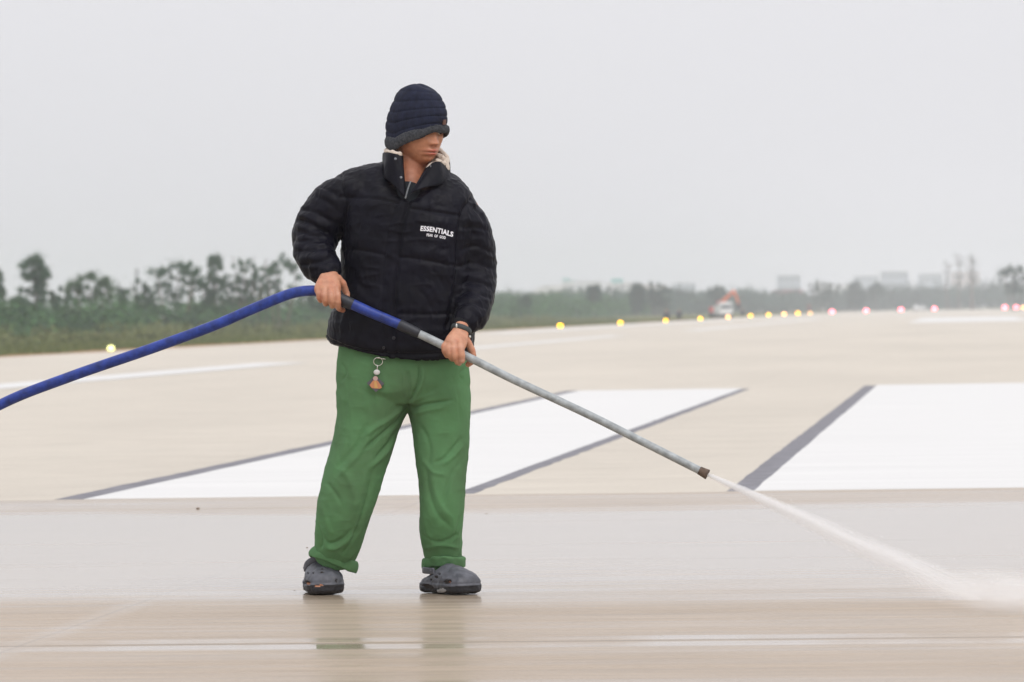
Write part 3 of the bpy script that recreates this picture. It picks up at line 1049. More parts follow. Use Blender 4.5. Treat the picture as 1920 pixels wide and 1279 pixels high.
far_person(1250, 385, 'crouch', cloth_dark, 'person in dark clothes crouching behind the third yellow light')
far_person(1273, 440, 'crouch', cloth_dark, 'person in dark clothes crouching right of the other crouching one')
far_person(1392, 560, 'crouch', cloth_dark, 'tiny crouching person right of the white truck')
far_person(1517, 800, 'stand', cloth_red, 'tiny standing person in dull red by the last orange light')
# ================================================================ the man with the wash-down lance
def clothmat(name, col, rough, a=0.8, b=1.2, sc=14, weave=900, wr=0.0, sheen=0.0):
    m = mat(name, col, rough, spec=0.3)
    if a != b: vary(m, sc, a, b, 5)
    bump(m, weave, 0.0004, 0.35)
    if wr: bump(m, 38, 0.004, wr, detail=4)
    m.node_tree.nodes['Principled BSDF'].inputs['Sheen Weight'].default_value = sheen
    return m


jacket_m = clothmat('black_padded_nylon', (0.0026, 0.0024, 0.0066), 0.44, 0.6, 1.5, 9, 700, 0.7)
jacket_m.node_tree.nodes['Principled BSDF'].inputs['Specular IOR Level'].default_value = 0.125
rib_m = clothmat('black_elastic_cuff', (0.006, 0.006, 0.008), 0.85, 0.8, 1.3, 30)
fleece_m = clothmat('cream_fleece', (0.62, 0.54, 0.46), 0.95, 0.85, 1.1, 120, 300)
pants_m = clothmat('green_work_cotton', (0.090, 0.222, 0.092), 0.9, 0.70, 1.14, 4.5, 900, 0.25)
[n for n in pants_m.node_tree.nodes if n.type == 'VALTORGB'][0].color_ramp.elements[0].color = (0.078, 0.150, 0.068, 1)
hat_m = clothmat('navy_knit', (0.0105, 0.0135, 0.031), 0.9, 0.75, 1.35, 60, 500)
hatf_m = clothmat('dark_grey_fleece', (0.045, 0.048, 0.055), 0.95, 0.6, 1.5, 140, 320)
rubber_m = mat('grey_foam_rubber', (0.085, 0.088, 0.105), 0.55); vary(rubber_m, 26, 0.6, 1.35, 5); bump(rubber_m, 300, .0005, .3)
sole_m = mat('black_rubber_sole', (0.014, 0.014, 0.018), 0.6)
hole_m = mat('clog_opening', (0.022, 0.016, 0.014), 0.8)
toe_m = mat('toe_skin_in_clog', (0.45, 0.20, 0.11), 0.6)
pale_m = mat('worn_pale_rubber', (0.34, 0.34, 0.34), 0.5)
under_m = clothmat('dark_grey_undershirt', (0.014, 0.018, 0.024), 0.9)
steel2 = mat('polished_steel', (0.62, 0.61, 0.56), 0.25, 0.9)
white_print = mat('white_print', (0.80, 0.80, 0.84), 0.6)
snap_m = mat('grey_snap_metal', (0.20, 0.21, 0.23), 0.3, 0.7)

skin_m = mat('tan_skin', (0.46, 0.225, 0.125), 0.42, spec=0.42)
bs = skin_m.node_tree.nodes['Principled BSDF']
bs.inputs['Subsurface Weight'].default_value = 0.12
bs.inputs['Subsurface Radius'].default_value = (0.012, 0.004, 0.002)
bs.inputs['Subsurface Scale'].default_value = 1.0
at = N_(skin_m, 'ShaderNodeAttribute'); at.attribute_name = 'tint'
nz = N_(skin_m, 'ShaderNodeTexNoise'); nz.inputs['Scale'].default_value = 45; nz.inputs['Detail'].default_value = 4
rp = N_(skin_m, 'ShaderNodeValToRGB'); rp.color_ramp.elements[0].color = (0.84, 0.76, 0.74, 1); rp.color_ramp.elements[1].color = (1.1, 1.1, 1.1, 1)
rp.color_ramp.elements[0].position = .3; rp.color_ramp.elements[1].position = .7
mm = N_(skin_m, 'ShaderNodeMixRGB'); mm.blend_type = 'MULTIPLY'; mm.inputs[0].default_value = 1
tcx = N_(skin_m, 'ShaderNodeTexCoord')
lk = skin_m.node_tree.links.new
lk(tcx.outputs['Object'], nz.inputs['Vector']); lk(nz.outputs['Fac'], rp.inputs[0]); lk(at.outputs['Color'], mm.inputs[1]); lk(rp.outputs[0], mm.inputs[2]); lk(mm.outputs[0], bs.inputs['Base Color'])
bump(skin_m, 260, 0.0005, 0.25)

man = empty('person', P(735, 1115, 0) * np.array([1, 1, 0]))
tag(man, 'standing man in black padded jacket, navy knit hat and green trousers holding a spray lance', 'person')


def on_man(name, me, m, parent=None, smooth=True):
    """link a mesh given in world coordinates below the man"""
    o = link(name, me, m, None, smooth)
    par = parent or man
    o.parent = par
    bpy.context.view_layer.update()
    o.matrix_parent_inverse = par.matrix_world.inverted()
    return o


# ---------------------------------------------------------------- head frame
YAW, HP = math.radians(39), math.radians(7)
Hf = np.array([math.sin(YAW) * math.cos(HP), -math.cos(YAW) * math.cos(HP), -math.sin(HP)])
Hr = np.cross(Hf, [0, 0, 1]); Hr /= np.linalg.norm(Hr)
Hu = np.cross(Hr, Hf)
HM = np.stack([Hr, Hf, Hu], 1)      # local (right, forward, up) -> world
HC0 = P(784, 245, 0.0)


def gz(x, z, cx, cz, sx, sz):
    return np.exp(-((x - cx) / sx) ** 2 - ((z - cz) / sz) ** 2)


def head_verts(nu=128, nv=96):
    rings = []
    for i in range(nv + 1):
        a = math.pi * (i + 0.3) / (nv + 0.6)
        t = np.linspace(0, 2 * np.pi, nu + 1)[:-1]
        d = np.stack([np.sin(a) * np.cos(t), np.sin(a) * np.sin(t), np.full(nu, -np.cos(a))], 1)
        rings.append(d)
    D_ = np.concatenate(rings)
    p = D_ * np.array([0.080, 0.097, 0.118])
    x, y, z = p[:, 0].copy(), p[:, 1].copy(), p[:, 2].copy()
    low = np.clip(-z / 0.119, 0, 1)
    # jaw tapers, chin comes forward, nape goes in
    x *= 1 - 0.24 * low ** 2.2
    x *= 1 + 0.16 * np.clip(low - 0.35, 0, 1) * (1 - low)*2
    fr = np.clip(y / 0.097, 0, 1)
    y = np.where(y < 0, y * (1 - 0.55 * low ** 1.3), y)
    y += 0.022 * low ** 2.5 * (y > -0.03)
    ax = np.abs(x)
    f = (fr > 0.25) * np.clip((fr - 0.25) * 2.2, 0, 1)
    y -= f * 0.006 * gz(ax, z, 0.0, 0.0, 0.06, 0.08)
    # features
    y += f * 0.009 * gz(ax, z, 0, 0.022, 0.05, 0.014)           # brow
    y -= f * 0.012 * gz(ax, z, 0.031, 0.002, 0.016, 0.012)      # sockets
    nz_t = np.clip((0.018 - z) / 0.055, 0, 1)
    nose = np.where((z < 0.018) & (z > -0.037), nz_t ** 1.1, np.where(z <= -0.037, np.exp(-((z + 0.037) / 0.0045) ** 2), 0))
    y += f * 0.021 * nose * np.exp(-(x / (0.0075 + 0.005 * nz_t)) ** 2)
    y += f * 0.010 * gz(ax, z, 0.0145, -0.036, 0.0065, 0.007)   # wings
    y += f * 0.009 * gz(x, z, 0, -0.064, 0.030, 0.017)          # muzzle
    y += f * 0.0080 * gz(x, z, 0, -0.0600, 0.024, 0.0045)       # upper lip
    y += f * 0.0092 * gz(x, z, 0, -0.0725, 0.021, 0.005)         # lower lip
    y -= f * 0.0085 * gz(x, z, 0, -0.0663, 0.027, 0.0019)       # mouth line
    y -= f * 0.006 * gz(x, z, 0, -0.083, 0.022, 0.005)
    y += f * 0.008 * gz(x, z, 0, -0.100, 0.020, 0.014)          # chin
    y += f * 0.005 * gz(ax, z, 0.044, -0.022, 0.018, 0.018)     # cheeks
    x += np.sign(x) * 0.003 * gz(np.abs(y), z, 0.03, -0.02, 0.03, 0.02)
    q = np.stack([x, y, z], 1)
    return q.reshape(nv + 1, nu, 3)


HS = 0.985
bm_ = MB()
hv = head_verts()
bm_.rings([[HC0 + HM @ (q * HS) for q in ring] for ring in hv])


def HL(x, y, z):
    return HC0 + HM @ (np.array([x, y, z]) * HS)


# ears
for s in (-1, 1):
    tube(bm_, [HL(s * .070, -.012, .016), HL(s * .077, -.018, .006), HL(s * .077, -.015, -.016), HL(s * .069, -.005, -.034)], [.009, .012, .011, .007], [.004, .004, .004, .004], 12)
# neck, shoulders, trunk
tube(bm_, cr([P(776, 285, .02), P(770, 315, .015), P(766, 345, .005), P(766, 372, .0)], 12), [.052, .053, .054, .055, .056, .058, .06, .063, .068, .075, .085, .10],
     [.055, .056, .056, .056, .056, .057, .058, .06, .062, .065, .07, .075], 28)
limb(bm_, [(766, 358, .0, 60, .06), (765, 385, .0, 92, .08), (764, 450, .0, 92, .095), (760, 560, .0, 84, .095), (756, 640, .0, 90, .10), (755, 690, 0, 96, .09)], 20, nseg=36, rnd=(True, False))
# arms
RA_ = [(690, 372, .0, 26, .045), (640, 385, .01, 25, .042), (603, 422, .01, 23, .04), (590, 462, -.03, 22, .037), (603, 495, -.10, 17, .030), (618, 516, -.145, 13, .022)]
LA_ = [(842, 372, .0, 26, .045), (872, 390, .01, 25, .042), (882, 450, .02, 23, .04), (887, 520, -.0, 23, .038), (880, 572, -.10, 19, .032), (866, 616, -.185, 14, .023)]
limb(bm_, RA_, 20, nseg=24); limb(bm_, LA_, 20, nseg=24)
# legs
limb(bm_, [(705, 712, .0, 40, .08), (688, 800, .0, 42, .075), (668, 890, -.01, 33, .06), (642, 980, .04, 28, .05), (622, 1060, .12, 18, .036), (612, 1085, .16, 15, .03)], 20, nseg=24)
limb(bm_, [(812, 712, .0, 38, .08), (824, 800, .0, 42, .075), (829, 890, -.02, 32, .06), (829, 980, .04, 27, .05), (830, 1060, .12, 18, .036), (830, 1085, .15, 15, .03)], 20, nseg=24)
# feet
for g_, dx_, dy_ in ((G(602, 1112.5), .21, -.98), (G(842, 1113), .60, -.80)):
    c_ = np.array([g_[0], g_[1], 0])
    dv = np.array([dx_, dy_, 0])
    tube(bm_, [c_ - dv * .085 + [0, 0, .045], c_ + [0, 0, .048], c_ + dv * .085 + [0, 0, .036]], [.022, .030, .028], [.024, .026, .014], 16, ref=(0, 0, 1))


def finger(rows, seg=14):
    R = cr([(a, b, c) for a, b, c, r in rows], seg)
    rr = np.interp(np.linspace(0, 1, seg), np.linspace(0, 1, len(rows)), [r[3] for r in rows])
    # a slight swelling at each joint
    u = np.linspace(0, 1, seg) * (len(rows) - 1)
    rr = rr * (1 + 0.05 * np.cos(2 * np.pi * u))
    tube(bm_, [P(*q) for q in R], rr, rr, 16)


# hands -----------------------------------------------------------------
def palm(rows):
    limb(bm_, rows, 14, nseg=28, ex=2.4)


# his right hand: overhand grip, back of the hand to us
palm([(618, 508, -.132, 13, .020), (617, 523, -.166, 19.5, .020), (615, 538, -.190, 24.5, .0185), (614, 546, -.197, 24.5, .016), (614, 551, -.197, 21.5, .012)])
finger([(630.5, 542, -.200, .0125), (632.5, 552, -.212, .0120), (633.5, 568, -.214, .0105), (634.5, 577, -.196, .0098), (638, 580, -.170, .0092), (643, 581.5, -.150, .0085)])
finger([(619.5, 542, -.203, .0125), (620.5, 553, -.216, .0118), (621.5, 566, -.216, .0103), (623, 574, -.197, .0096), (625, 573, -.168, .0090), (627, 566, -.150, .008)])
finger([(608.5, 541, -.200, .0120), (608.0, 552, -.212, .0112), (608.5, 563, -.212, .0098), (610.5, 570, -.194, .0092), (613, 569, -.166, .0086), (615, 562, -.150, .008)])
finger([(598.5, 539, -.192, .0112), (597.5, 549, -.203, .0102), (598.5, 559, -.202, .0088), (601, 564, -.186, .0082), (603, 563, -.162, .0078), (605, 557, -.150, .007)])
finger([(634, 522, -.160, .0125), (642, 532, -.150, .0135), (647, 543, -.142, .0115), (650.5, 551, -.140, .0100), (651, 556, -.145, .0085)])
# his left hand: laid over the pipe, fingers in front, thumb behind
palm([(865, 614, -.190, 13.5, .024), (862, 626, -.215, 16.5, .021), (857, 638, -.240, 20, .018), (853, 646, -.252, 20.5, .015)])
finger([(861, 643, -.252, .0128), (863.5, 654, -.268, .0126), (866, 666, -.273, .0115), (866.5, 676, -.267, .0100)])
finger([(852, 644, -.254, .0122), (850.5, 655, -.269, .0118), (853.0, 668, -.271, .0108), (857.5, 679, -.254, .0100), (861, 681, -.228, .0090)])
finger([(844, 644, -.250, .0118), (840.5, 653, -.265, .0112), (842.5, 664, -.267, .0103), (847, 673, -.248, .0087), (853, 674, -.222, .008)])
finger([(839, 642, -.244, .0112), (833, 649, -.257, .0104), (833.5, 658, -.259, .0094), (838, 667, -.242, .0080), (845, 668, -.218, .0075)])
finger([(868, 630, -.205, .0130), (877, 642, -.205, .0128), (884, 655, -.203, .0118), (887, 666, -.203, .0108), (885, 678, -.205, .0102), (878, 683, -.212, .0096)])

me = fuse(bm_, 0.0027, 1, 'body', 0.35)
V, N = getvn(me)
q = (V - HC0) @ HM / HS
x, y, z = q[:, 0], q[:, 1], q[:, 2]
tint = np.tile(np.array([0.50, 0.245, 0.150]), (len(V), 1))
hd = (np.abs(x) < .09) & (np.abs(y) < .14) & (np.abs(z) < .13)
fr_ = hd & (y > .03)


def mixt(w, c):
    global tint
    w = np.clip(w, 0, 1)[:, None]
    tint = tint * (1 - w) + np.array(c) * w


mixt(hd * 0.35, (0.52, 0.215, 0.105))
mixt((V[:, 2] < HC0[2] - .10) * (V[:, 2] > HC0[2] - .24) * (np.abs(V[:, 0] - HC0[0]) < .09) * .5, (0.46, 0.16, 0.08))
mixt(fr_ * 0.8 * (gz(x, z, 0, -.0605, .022, .0042) + gz(x, z, 0, -.0725, .020, .0052)), (0.50, 0.105, 0.09))
mixt(fr_ * 0.9 * gz(x, z, 0, -.0663, .025, .0020), (0.12, .03, .025))
mixt(fr_ * 0.9 * gz(np.abs(x), z, .033, .024, .016, .0038), (0.02, .014, .012))
mixt(fr_ * 0.75 * gz(np.abs(x), z, .032, .002, .013, .0025), (0.03, .02, .016))
mixt(fr_ * 0.7 * gz(np.abs(x), z, .0085, -.0445, .005, .0035), (0.10, .03, .02))
mixt(fr_ * 0.5 * gz(x, z, 0, -.050, .016, .004), (0.34, .13, .07))
mixt(fr_ * 0.35 * gz(x, z, 0, -.083, .018, .004), (0.34, .13, .07))
mixt(fr_ * 0.35 * gz(x, z, 0, -.032, .013, .012), (0.52, .20, .13))
px_, py_ = proj(V)
# knuckles a little paler, creases between the fingers a little redder
hand = (V[:, 1] < Y0 - .12) & (py_ > 500) & (py_ < 700)
mixt(hand * 0.35, (0.54, 0.275, 0.17))
mixt(hand * 0.30 * np.clip(vnoise(V, 55, 31) * 2, 0, 1), (0.50, 0.16, 0.08))
for kx, ky in ((598, 549), (608, 551), (620.5, 552), (632, 551), (864, 651), (851, 651)):
    mixt(hand * 0.45 * np.exp(-((px_ - kx) ** 2 + (py_ - ky) ** 2) / 26), (0.60, 0.33, 0.24))
mixt(hand * 0.6 * np.exp(-((px_ - 866) / 4.2) ** 2 - ((py_ - 676.5) / 4.5) ** 2) * (V[:, 1] < Y0 - .255), (0.70, 0.42, 0.34))
ca_ = me.color_attributes.new('tint', 'FLOAT_COLOR', 'POINT')
ca_.data.foreach_set('color', np.hstack([tint, np.ones((len(V), 1))]).astype(np.float32).ravel())
V2 = V + N * (vnoise(V, 90, 3) * 0.0004)[:, None]
setv(me, V2)
on_man('body', me, skin_m)
eye_m = mat('eye_white', (0.6, 0.55, 0.5), 0.2); iris_m = mat('dark_iris', (0.02, 0.012, 0.01), 0.15)
for s in (-1, 1):
    b = MB(); b.ball(HL(s * .031, .072, .002), .0115, 20, 14)
    b.mi = 1; b.ball(HL(s * .033, .0808, -.001), .0048, 12, 8)
    on_man('eye', b.mesh('eye'), [eye_m, iris_m])

# ---------------------------------------------------------------- knit hat
def hat_edge(phi):
    """height of the lower edge, phi = 0 straight ahead, positive to his right (towards the viewer's left)"""
    c = math.cos(phi); s = math.sin(phi)
    return -0.015 + 0.037 * max(c, 0) ** 0.75 - 0.012 * max(-c, 0) - 0.016 * max(s, 0) ** 2


nu, nv = 220, 90
rings = []
rng = np.random.default_rng(2)
for i in range(nv + 1):
    u = i / nv
    ring = []
    for j in range(nu):
        ph = 2 * math.pi * j / nu
        ze = hat_edge(ph) - 0.004
        th = (u * 0.985) * math.pi / 2
        zz = ze + (0.150 - ze) * (math.sin(th) ** 1.12)
        rad = (math.cos(th) ** 0.46) * (1 + 0.055 * math.sin(min(1.0, u * 1.9) * math.pi))
        # stacked horizontal welts that follow the edge
        wz = (zz - ze) / (0.150 - ze)
        welt = 0.0030 * (1 - abs(math.cos(math.pi * (wz * 5.3 + 0.25 + .10 * math.sin(ph + 1)))) ** 9)
        knit = 0.0006 * math.sin(ph * 72) * (0.6 if int(wz * 6.2 + .75) % 2 else 1.3)
        X = (0.0890 * rad) * math.sin(ph); Yy = (0.1085 * rad) * math.cos(ph)
        sl = 1 + (welt + knit) / 0.1
        slump = 0.004 * math.sin(ph * 2 + 1.0) * wz + 0.003 * math.sin(ph * 3 + wz * 5)
        lean = -0.004 - 0.014 * wz
        ring.append(HL(X * sl * (1 + slump / .1), Yy * sl * (1 + slump / .1) + lean, zz + 0.007 * math.sin(ph * 2 - .6) * wz ** 4))
    rings.append(ring)
hb_ = MB(); hb_.rings(rings, cap=False)
top = np.mean(rings[-1], axis=0) + HM @ np.array([0, 0, .0005])
b0 = len(hb_.v); hb_.v.append(tuple(top))
for j in range(nu):
    hb_.f.append((nv * nu + j, nv * nu + (j + 1) % nu, b0)); hb_.m.append(0)
hat = on_man('knit_hat', hb_.mesh('knit_hat'), hat_m)
so_ = hat.modifiers.new('thick', 'SOLIDIFY'); so_.thickness = 0.003
# rolled fleece edge
rings = []
n1, n2 = 260, 26
for i in range(n1):
    ph = 2 * math.pi * i / n1
    side = max(math.sin(ph), 0) ** 1.5 * (math.cos(ph) > -0.8)
    zc = hat_edge(ph) - 0.006 - 0.010 * side
    rz, rr_ = 0.0145 + 0.008 * side, 0.0085
    ring = []
    for j in range(n2):
        t = 2 * math.pi * j / n2
        k = 1 + 0.10 * float(vnoise(np.array([[ph * 9, math.cos(t) * 1.5, math.sin(t) * 1.5]]), 1.0, 5)[0]) + rng.uniform(-.05, .05)
        ro = 0.006 + rr_ * math.cos(t) * k
        X = (0.0875 + ro) * math.sin(ph); Yy = (0.1075 + ro) * math.cos(ph) - 0.004
        ring.append(HL(X, Yy, zc + rz * math.sin(t) * k + 0.002 * math.sin(ph * 7)))
    rings.append(ring)
eb = MB(); n = n1
eb.v = [tuple(p) for r in rings for p in r]
eb.f = [(i * n2 + j, i * n2 + (j + 1) % n2, ((i + 1) % n1) * n2 + (j + 1) % n2, ((i + 1) % n1) * n2 + j) for i in range(n1) for j in range(n2)]
eb.m = [0] * len(eb.f)
on_man('fleece_edge', eb.mesh('fleece_edge'), hatf_m, hat)
# leather patch at the front of the hat
pb = MB()
pr = []
for (ph, zz) in ((-.32, .030), (-.16, .030), (-.17, .046), (-.33, .047)):
    pr.append(HL(.1020 * math.sin(-ph) * -1, .1170 * math.cos(ph) - .004, zz))
pr = [np.array(q) for q in pr]
nrm = HM @ np.array([-0.2, 1, 0])
pb.add([q for q in pr] + [q + nrm * .003 for q in pr], [(3, 2, 1, 0), (4, 5, 6, 7), (0, 1, 5, 4), (1, 2, 6, 5), (2, 3, 7, 6), (3, 0, 4, 7)])
on_man('leather_patch', pb.mesh('leather_patch'), mat('brown_leather', (0.13, 0.065, 0.05), 0.6), hat, False)

# ---------------------------------------------------------------- jacket
jb = MB()
rows = cr([  # y, cx, half width px, half depth m, dy centre
    (305, 754, 36, .058, .034), (312, 750, 76, .066, .030), (322, 742, 99, .074, .024), (334, 744, 114, .084, .018), (348, 757, 116, .100, .012), (372, 765, 124, .122, .005), (410, 768, 127, .136, .0), (450, 767, 126, .140, -.003),
    (500, 764, 125, .142, -.006), (550, 761, 127, .146, -.008), (600, 755, 134, .150, -.008), (630, 752, 137, .152, -.006), (650, 750, 137, .150, -.004), (662, 749, 130, .142, -.002)], 64)
rings = []
ns = 120
for (yy, cx, hw, hdp, dc) in rows:
    ring = []
    for j in range(ns):
        t = 2 * math.pi * j / ns
        ct, sn = math.cos(t), math.sin(t)
        X = cx + hw * math.copysign(abs(ct) ** (2 / 2.5), ct)
        D_ = dc - hdp * math.copysign(abs(sn) ** (2 / 2.3), sn)
        w = np.clip((yy - 560) / 90, 0, 1)
        dy_ = 0.80 * np.clip(380 - yy, 0, 80) * max(sn, 0) * math.exp(-((X - 768) / 30) ** 2)
        dy_ += w * (13 - 0.00125 * (X - 790) ** 2 * (0.9 if X < 790 else 0.75))
        ring.append(P(X, yy + dy_, D_))
    rings.append(ring)
jb.rings(rings)


def qmod(nb, amp, seed):
    rg_ = np.random.default_rng(seed)
    ph = rg_.uniform(0, 6.28, 6)

    def f(u, th):
        w = u * nb + 0.38 * math.sin(th + ph[0]) + 0.22 * math.sin(2 * th + ph[1] + u * 5) + 0.25 * math.sin(u * 9 + ph[2])
        return amp * (abs(math.sin(math.pi * w)) ** 0.55 - 0.75) + 0.02 * math.sin(3 * th + u * 14 + ph[3])
    return f


limb(jb, [(700, 368, .012, 42, .085), (668, 367, .008, 45, .085), (636, 380, .008, 46, .083), (609, 405, .010, 44.5, .080), (593, 437, .006, 44, .078), (588, 464, -.028, 39, .070),
          (596, 488, -.075, 36, .062), (608, 503, -.112, 32, .054), (614, 508, -.126, 27, .044)], 60, nseg=56, rmod=qmod(8, .085, 1))
limb(jb, [(820, 378, .012, 42, .085), (844, 388, .008, 43, .085), (866, 415, .008, 43, .083), (881, 444, .012, 43, .080), (886, 490, .010, 43, .078), (889, 532, -.012, 40, .072),
          (887, 566, -.065, 37.5, .064), (880, 590, -.120, 35, .056), (873, 602, -.152, 27, .046)], 66, nseg=56, rmod=qmod(9, .075, 4))
me = fuse(jb, 0.0046, 4, 'jacket')
V, N = getvn(me)
px_, py_ = proj(V)
d = np.zeros(len(V))
R_, Vl = -1, -1
st = [
    # quilting seams of the body (grooves), with the padding rising either side
    ([(640, 369), (665, 371), (700, 372), (748, 381)], 3.2, -.0062, 0), ([(645, 468), (675, 469), (720, 478)], 3.2, -.0060, 0),
    ([(772, 391), (810, 397), (872, 406)], 3.2, -.0062, 0), ([(752, 482), (800, 488), (836, 496), (868, 500)], 3.2, -.0060, 0),
    ([(648, 385), (690, 386), (735, 393)], 10, .0030), ([(650, 455), (690, 455), (725, 464)], 10, .0028), ([(650, 484), (690, 486), (722, 492)], 10, .0026),
    ([(775, 406), (815, 412), (862, 420)], 9, .0030), ([(755, 468), (800, 474), (850, 483)], 9, .0030), ([(755, 498), (800, 504), (850, 512)], 9, .0028),
    ([(637, 572), (680, 578), (722, 588)], 3, -.0038, 0), ([(745, 588), (800, 590), (850, 588)], 3, -.0040, 0),
    # front placket
    ([(768, 378), (752, 440), (746, 500), (741, 560), (742, 620), (745, 676)], 2.8, -.0085, 0), ([(757, 378), (742, 440), (735, 500), (732, 560), (733, 620), (736, 674)], 6, .0042, 0),
    ([(744, 380), (727, 440), (719, 510), (717, 580), (721, 640), (726, 672)], 2.8, -.0048, 0),
    # armhole seams
    ([(640, 322), (641, 350), (650, 382), (646, 420), (640, 450)], 3.6, -.0062, 0), ([(660, 335), (658, 372), (662, 410)], 9, .003),
    ([(894, 358), (880, 378), (866, 402), (858, 450), (856, 520), (846, 590), (838, 612)], 4.5, -.0100, 0),
    # pocket and hem
    ([(650, 592), (655, 625)], 3.0, -.0045), ([(667, 600), (664, 640)], 6, .0030), ([(648, 560), (646, 600), (640, 632)], 5, .0030),
    ([(612, 634), (650, 651), (700, 661), (760, 665), (830, 662), (868, 655)], 3.4, -.0080, 0), ([(612, 645), (650, 661), (700, 671), (760, 676), (830, 673), (868, 666)], 5.5, .0052, 0),
    # creases
    ([(800, 500), (822, 520), (836, 545)], 4, -.0032), ([(790, 520), (812, 540), (830, 572)], 5, .0030), ([(780, 540), (800, 560), (812, 590)], 4, -.0030),
    ([(826, 470), (840, 490), (850, 520)], 5, .0030), ([(690, 400), (684, 440)], 6, -.0022), ([(664, 400), (655, 430)], 5, .0024),
    ([(660, 500), (672, 530), (690, 548)], 5, -.0026), ([(664, 540), (684, 560), (705, 565)], 5, .0024),
    ([(690, 330), (684, 350), (690, 366)], 6, -.0022), ([(706, 318), (700, 340)], 6, .0024), ([(815, 345), (838, 362)], 6, -.0028), ([(800, 352), (820, 374)], 6, .0026),
    ([(856, 345), (872, 362)], 6, .0026), ([(625, 590), (636, 610)], 4, .0026), ([(780, 640), (812, 648)], 5, -.0022), ([(690, 610), (700, 640)], 6, -.0022),
    # sleeve creases, his right arm
    ([(562, 392), (590, 398), (622, 416)], 4, -.0058), ([(552, 410), (585, 420), (618, 440)], 4, -.0062), ([(550, 432), (580, 440), (612, 448)], 4, -.0058),
    ([(551, 400), (576, 408), (606, 424)], 5, .0036), ([(548, 421), (574, 430), (606, 443)], 5, .0036), ([(548, 452), (580, 452), (612, 452)], 4, -.0060),
    ([(552, 472), (585, 470), (618, 462)], 4, -.0058), ([(556, 484), (590, 482), (625, 474)], 5, .0034), ([(562, 498), (590, 492), (628, 486)], 4, -.0050),
    ([(600, 350), (625, 362), (642, 380)], 5, -.0042), ([(585, 366), (612, 378), (636, 398)], 5, -.0042),
    # his left arm
    ([(866, 430), (890, 426), (922, 436)], 4, -.0048), ([(862, 470), (890, 462), (926, 476)], 4, -.0058), ([(860, 500), (890, 494), (928, 506)], 4, -.0060),
    ([(858, 520), (890, 516), (928, 520)], 4.5, .0036), ([(858, 536), (886, 528), (927, 540)], 4, -.0064), ([(856, 556), (880, 545), (926, 562)], 4, -.0062),
    ([(850, 580), (880, 566), (918, 582)], 4, -.0060), ([(850, 592), (880, 578), (912, 596)], 5, .0036), ([(880, 380), (900, 402), (912, 420)], 5, -.0038),
    ([(868, 400), (884, 416), (896, 440)], 5, .0028),
]
d += carve(V, N, st)
wr1 = vnoise(V * np.array([1, 1, 1.7]), 26, 11); wr2 = vnoise(V * np.array([1.4, 1, 1]), 55, 12)
rid = 1 - np.abs(vnoise(V * np.array([1.0, 1.0, 2.0]), 17, 14)) * 2
r2_ = 1 - np.abs(vnoise(V * np.array([1.6, 1.6, 1.0]), 34, 15)) * 2
d += 0.0016 * wr1 + 0.0012 * wr2 + 0.0028 * rid * np.clip(rid, 0, 1) + 0.0018 * np.clip(r2_, 0, 1) ** 2
hemk = np.clip((V[:, 2] - P(750, 664)[2]) / .02 + .0, .12, 1); hs_ = carve(V, N, st); d = hs_ + (d - hs_) * hemk
setv(me, V + N * d[:, None])
jacket = on_man('jacket', me, jacket_m)
JV, _ = getvn(me)


def bvh_of(me):
    v, _ = getvn(me)
    return BVHTree.FromPolygons([tuple(q) for q in v], [tuple(p.vertices) for p in me.polygons])


JB = bvh_of(me)


def hit(bvh, px, py, off=0.001):
    o = Vector(CAM); d_ = Vector(W(px, py, Y0) - CAM).normalized()
    h, n, i, l = bvh.ray_cast(o, d_)
    if h is None: return None, None
    return np.array(h) + np.array(n) * off, np.array(n)


# sleeve cuffs
for rows_ in ([(608, 499, -.108, 27, .044), (613, 506, -.124, 24.5, .040), (616, 511, -.134, 21.5, .036)],
              [(876, 596, -.140, 26, .044), (870, 604, -.158, 23, .039), (867, 609, -.170, 20.5, .035)]):
    b = MB(); limb(b, rows_, 12, nseg=64, rmod=lambda u, th: 0.03 * math.sin(th * 26) + .02 * math.sin(u * 12))
    on_man('cuff', b.mesh('cuff'), rib_m, jacket)

# stand collar: closed wall from his right front edge, round the nape, to his left front edge
ctl = [  # bottom (px,py,dy), top (px,py,dy)
    ((761, 372, -.128), (754, 292, -.088)), ((742, 352, -.122), (741, 288, -.090)), ((722, 332, -.082), (724, 285, -.062)), ((722, 322, -.010), (720, 287, -.004)),
    ((730, 316, .060), (728, 278, .066)), ((765, 312, .096), (768, 272, .104)), ((805, 316, .092), (812, 276, .098)), ((836, 328, .040), (840, 296, .050)),
    ((842, 334, -.010), (836, 309, -.004)), ((832, 345, -.066), (822, 303, -.040)), ((796, 352, -.114), (809, 306, -.062)), ((768, 364, -.134), (800, 314, -.082))]
B_ = cr([c[0] for c in ctl], 90); T_ = cr([c[1] for c in ctl], 90)
nr = 16
outer, inner = [], []
cen = np.array([P(776, 320, .0)[0], Y0])
for i in range(90):
    o_, in_ = [], []
    for j in range(nr + 1):
        u = j / nr
        q = B_[i] * (1 - u) + T_[i] * u
        w = P(*q)
        dn = np.array([w[0] - cen[0], w[1] - cen[1], 0]); dn /= np.linalg.norm(dn)
        bul = 0.003 * math.sin(math.pi * u) + 0.0025 * math.sin(i * .5 + u * 3)
        o_.append(w + dn * (bul + .002)); in_.append(w - dn * (0.010 - bul * .5))
    outer.append(o_); inner.append(in_)
cb_ = MB()
rings = [o_ + in_[::-1] for o_, in_ in zip(outer, inner)]
cb_.rings(rings)
me = cb_.mesh('collar')
me.update()
fz = np.zeros(len(me.polygons), dtype=np.int32)
nper = 2 * (nr + 1)
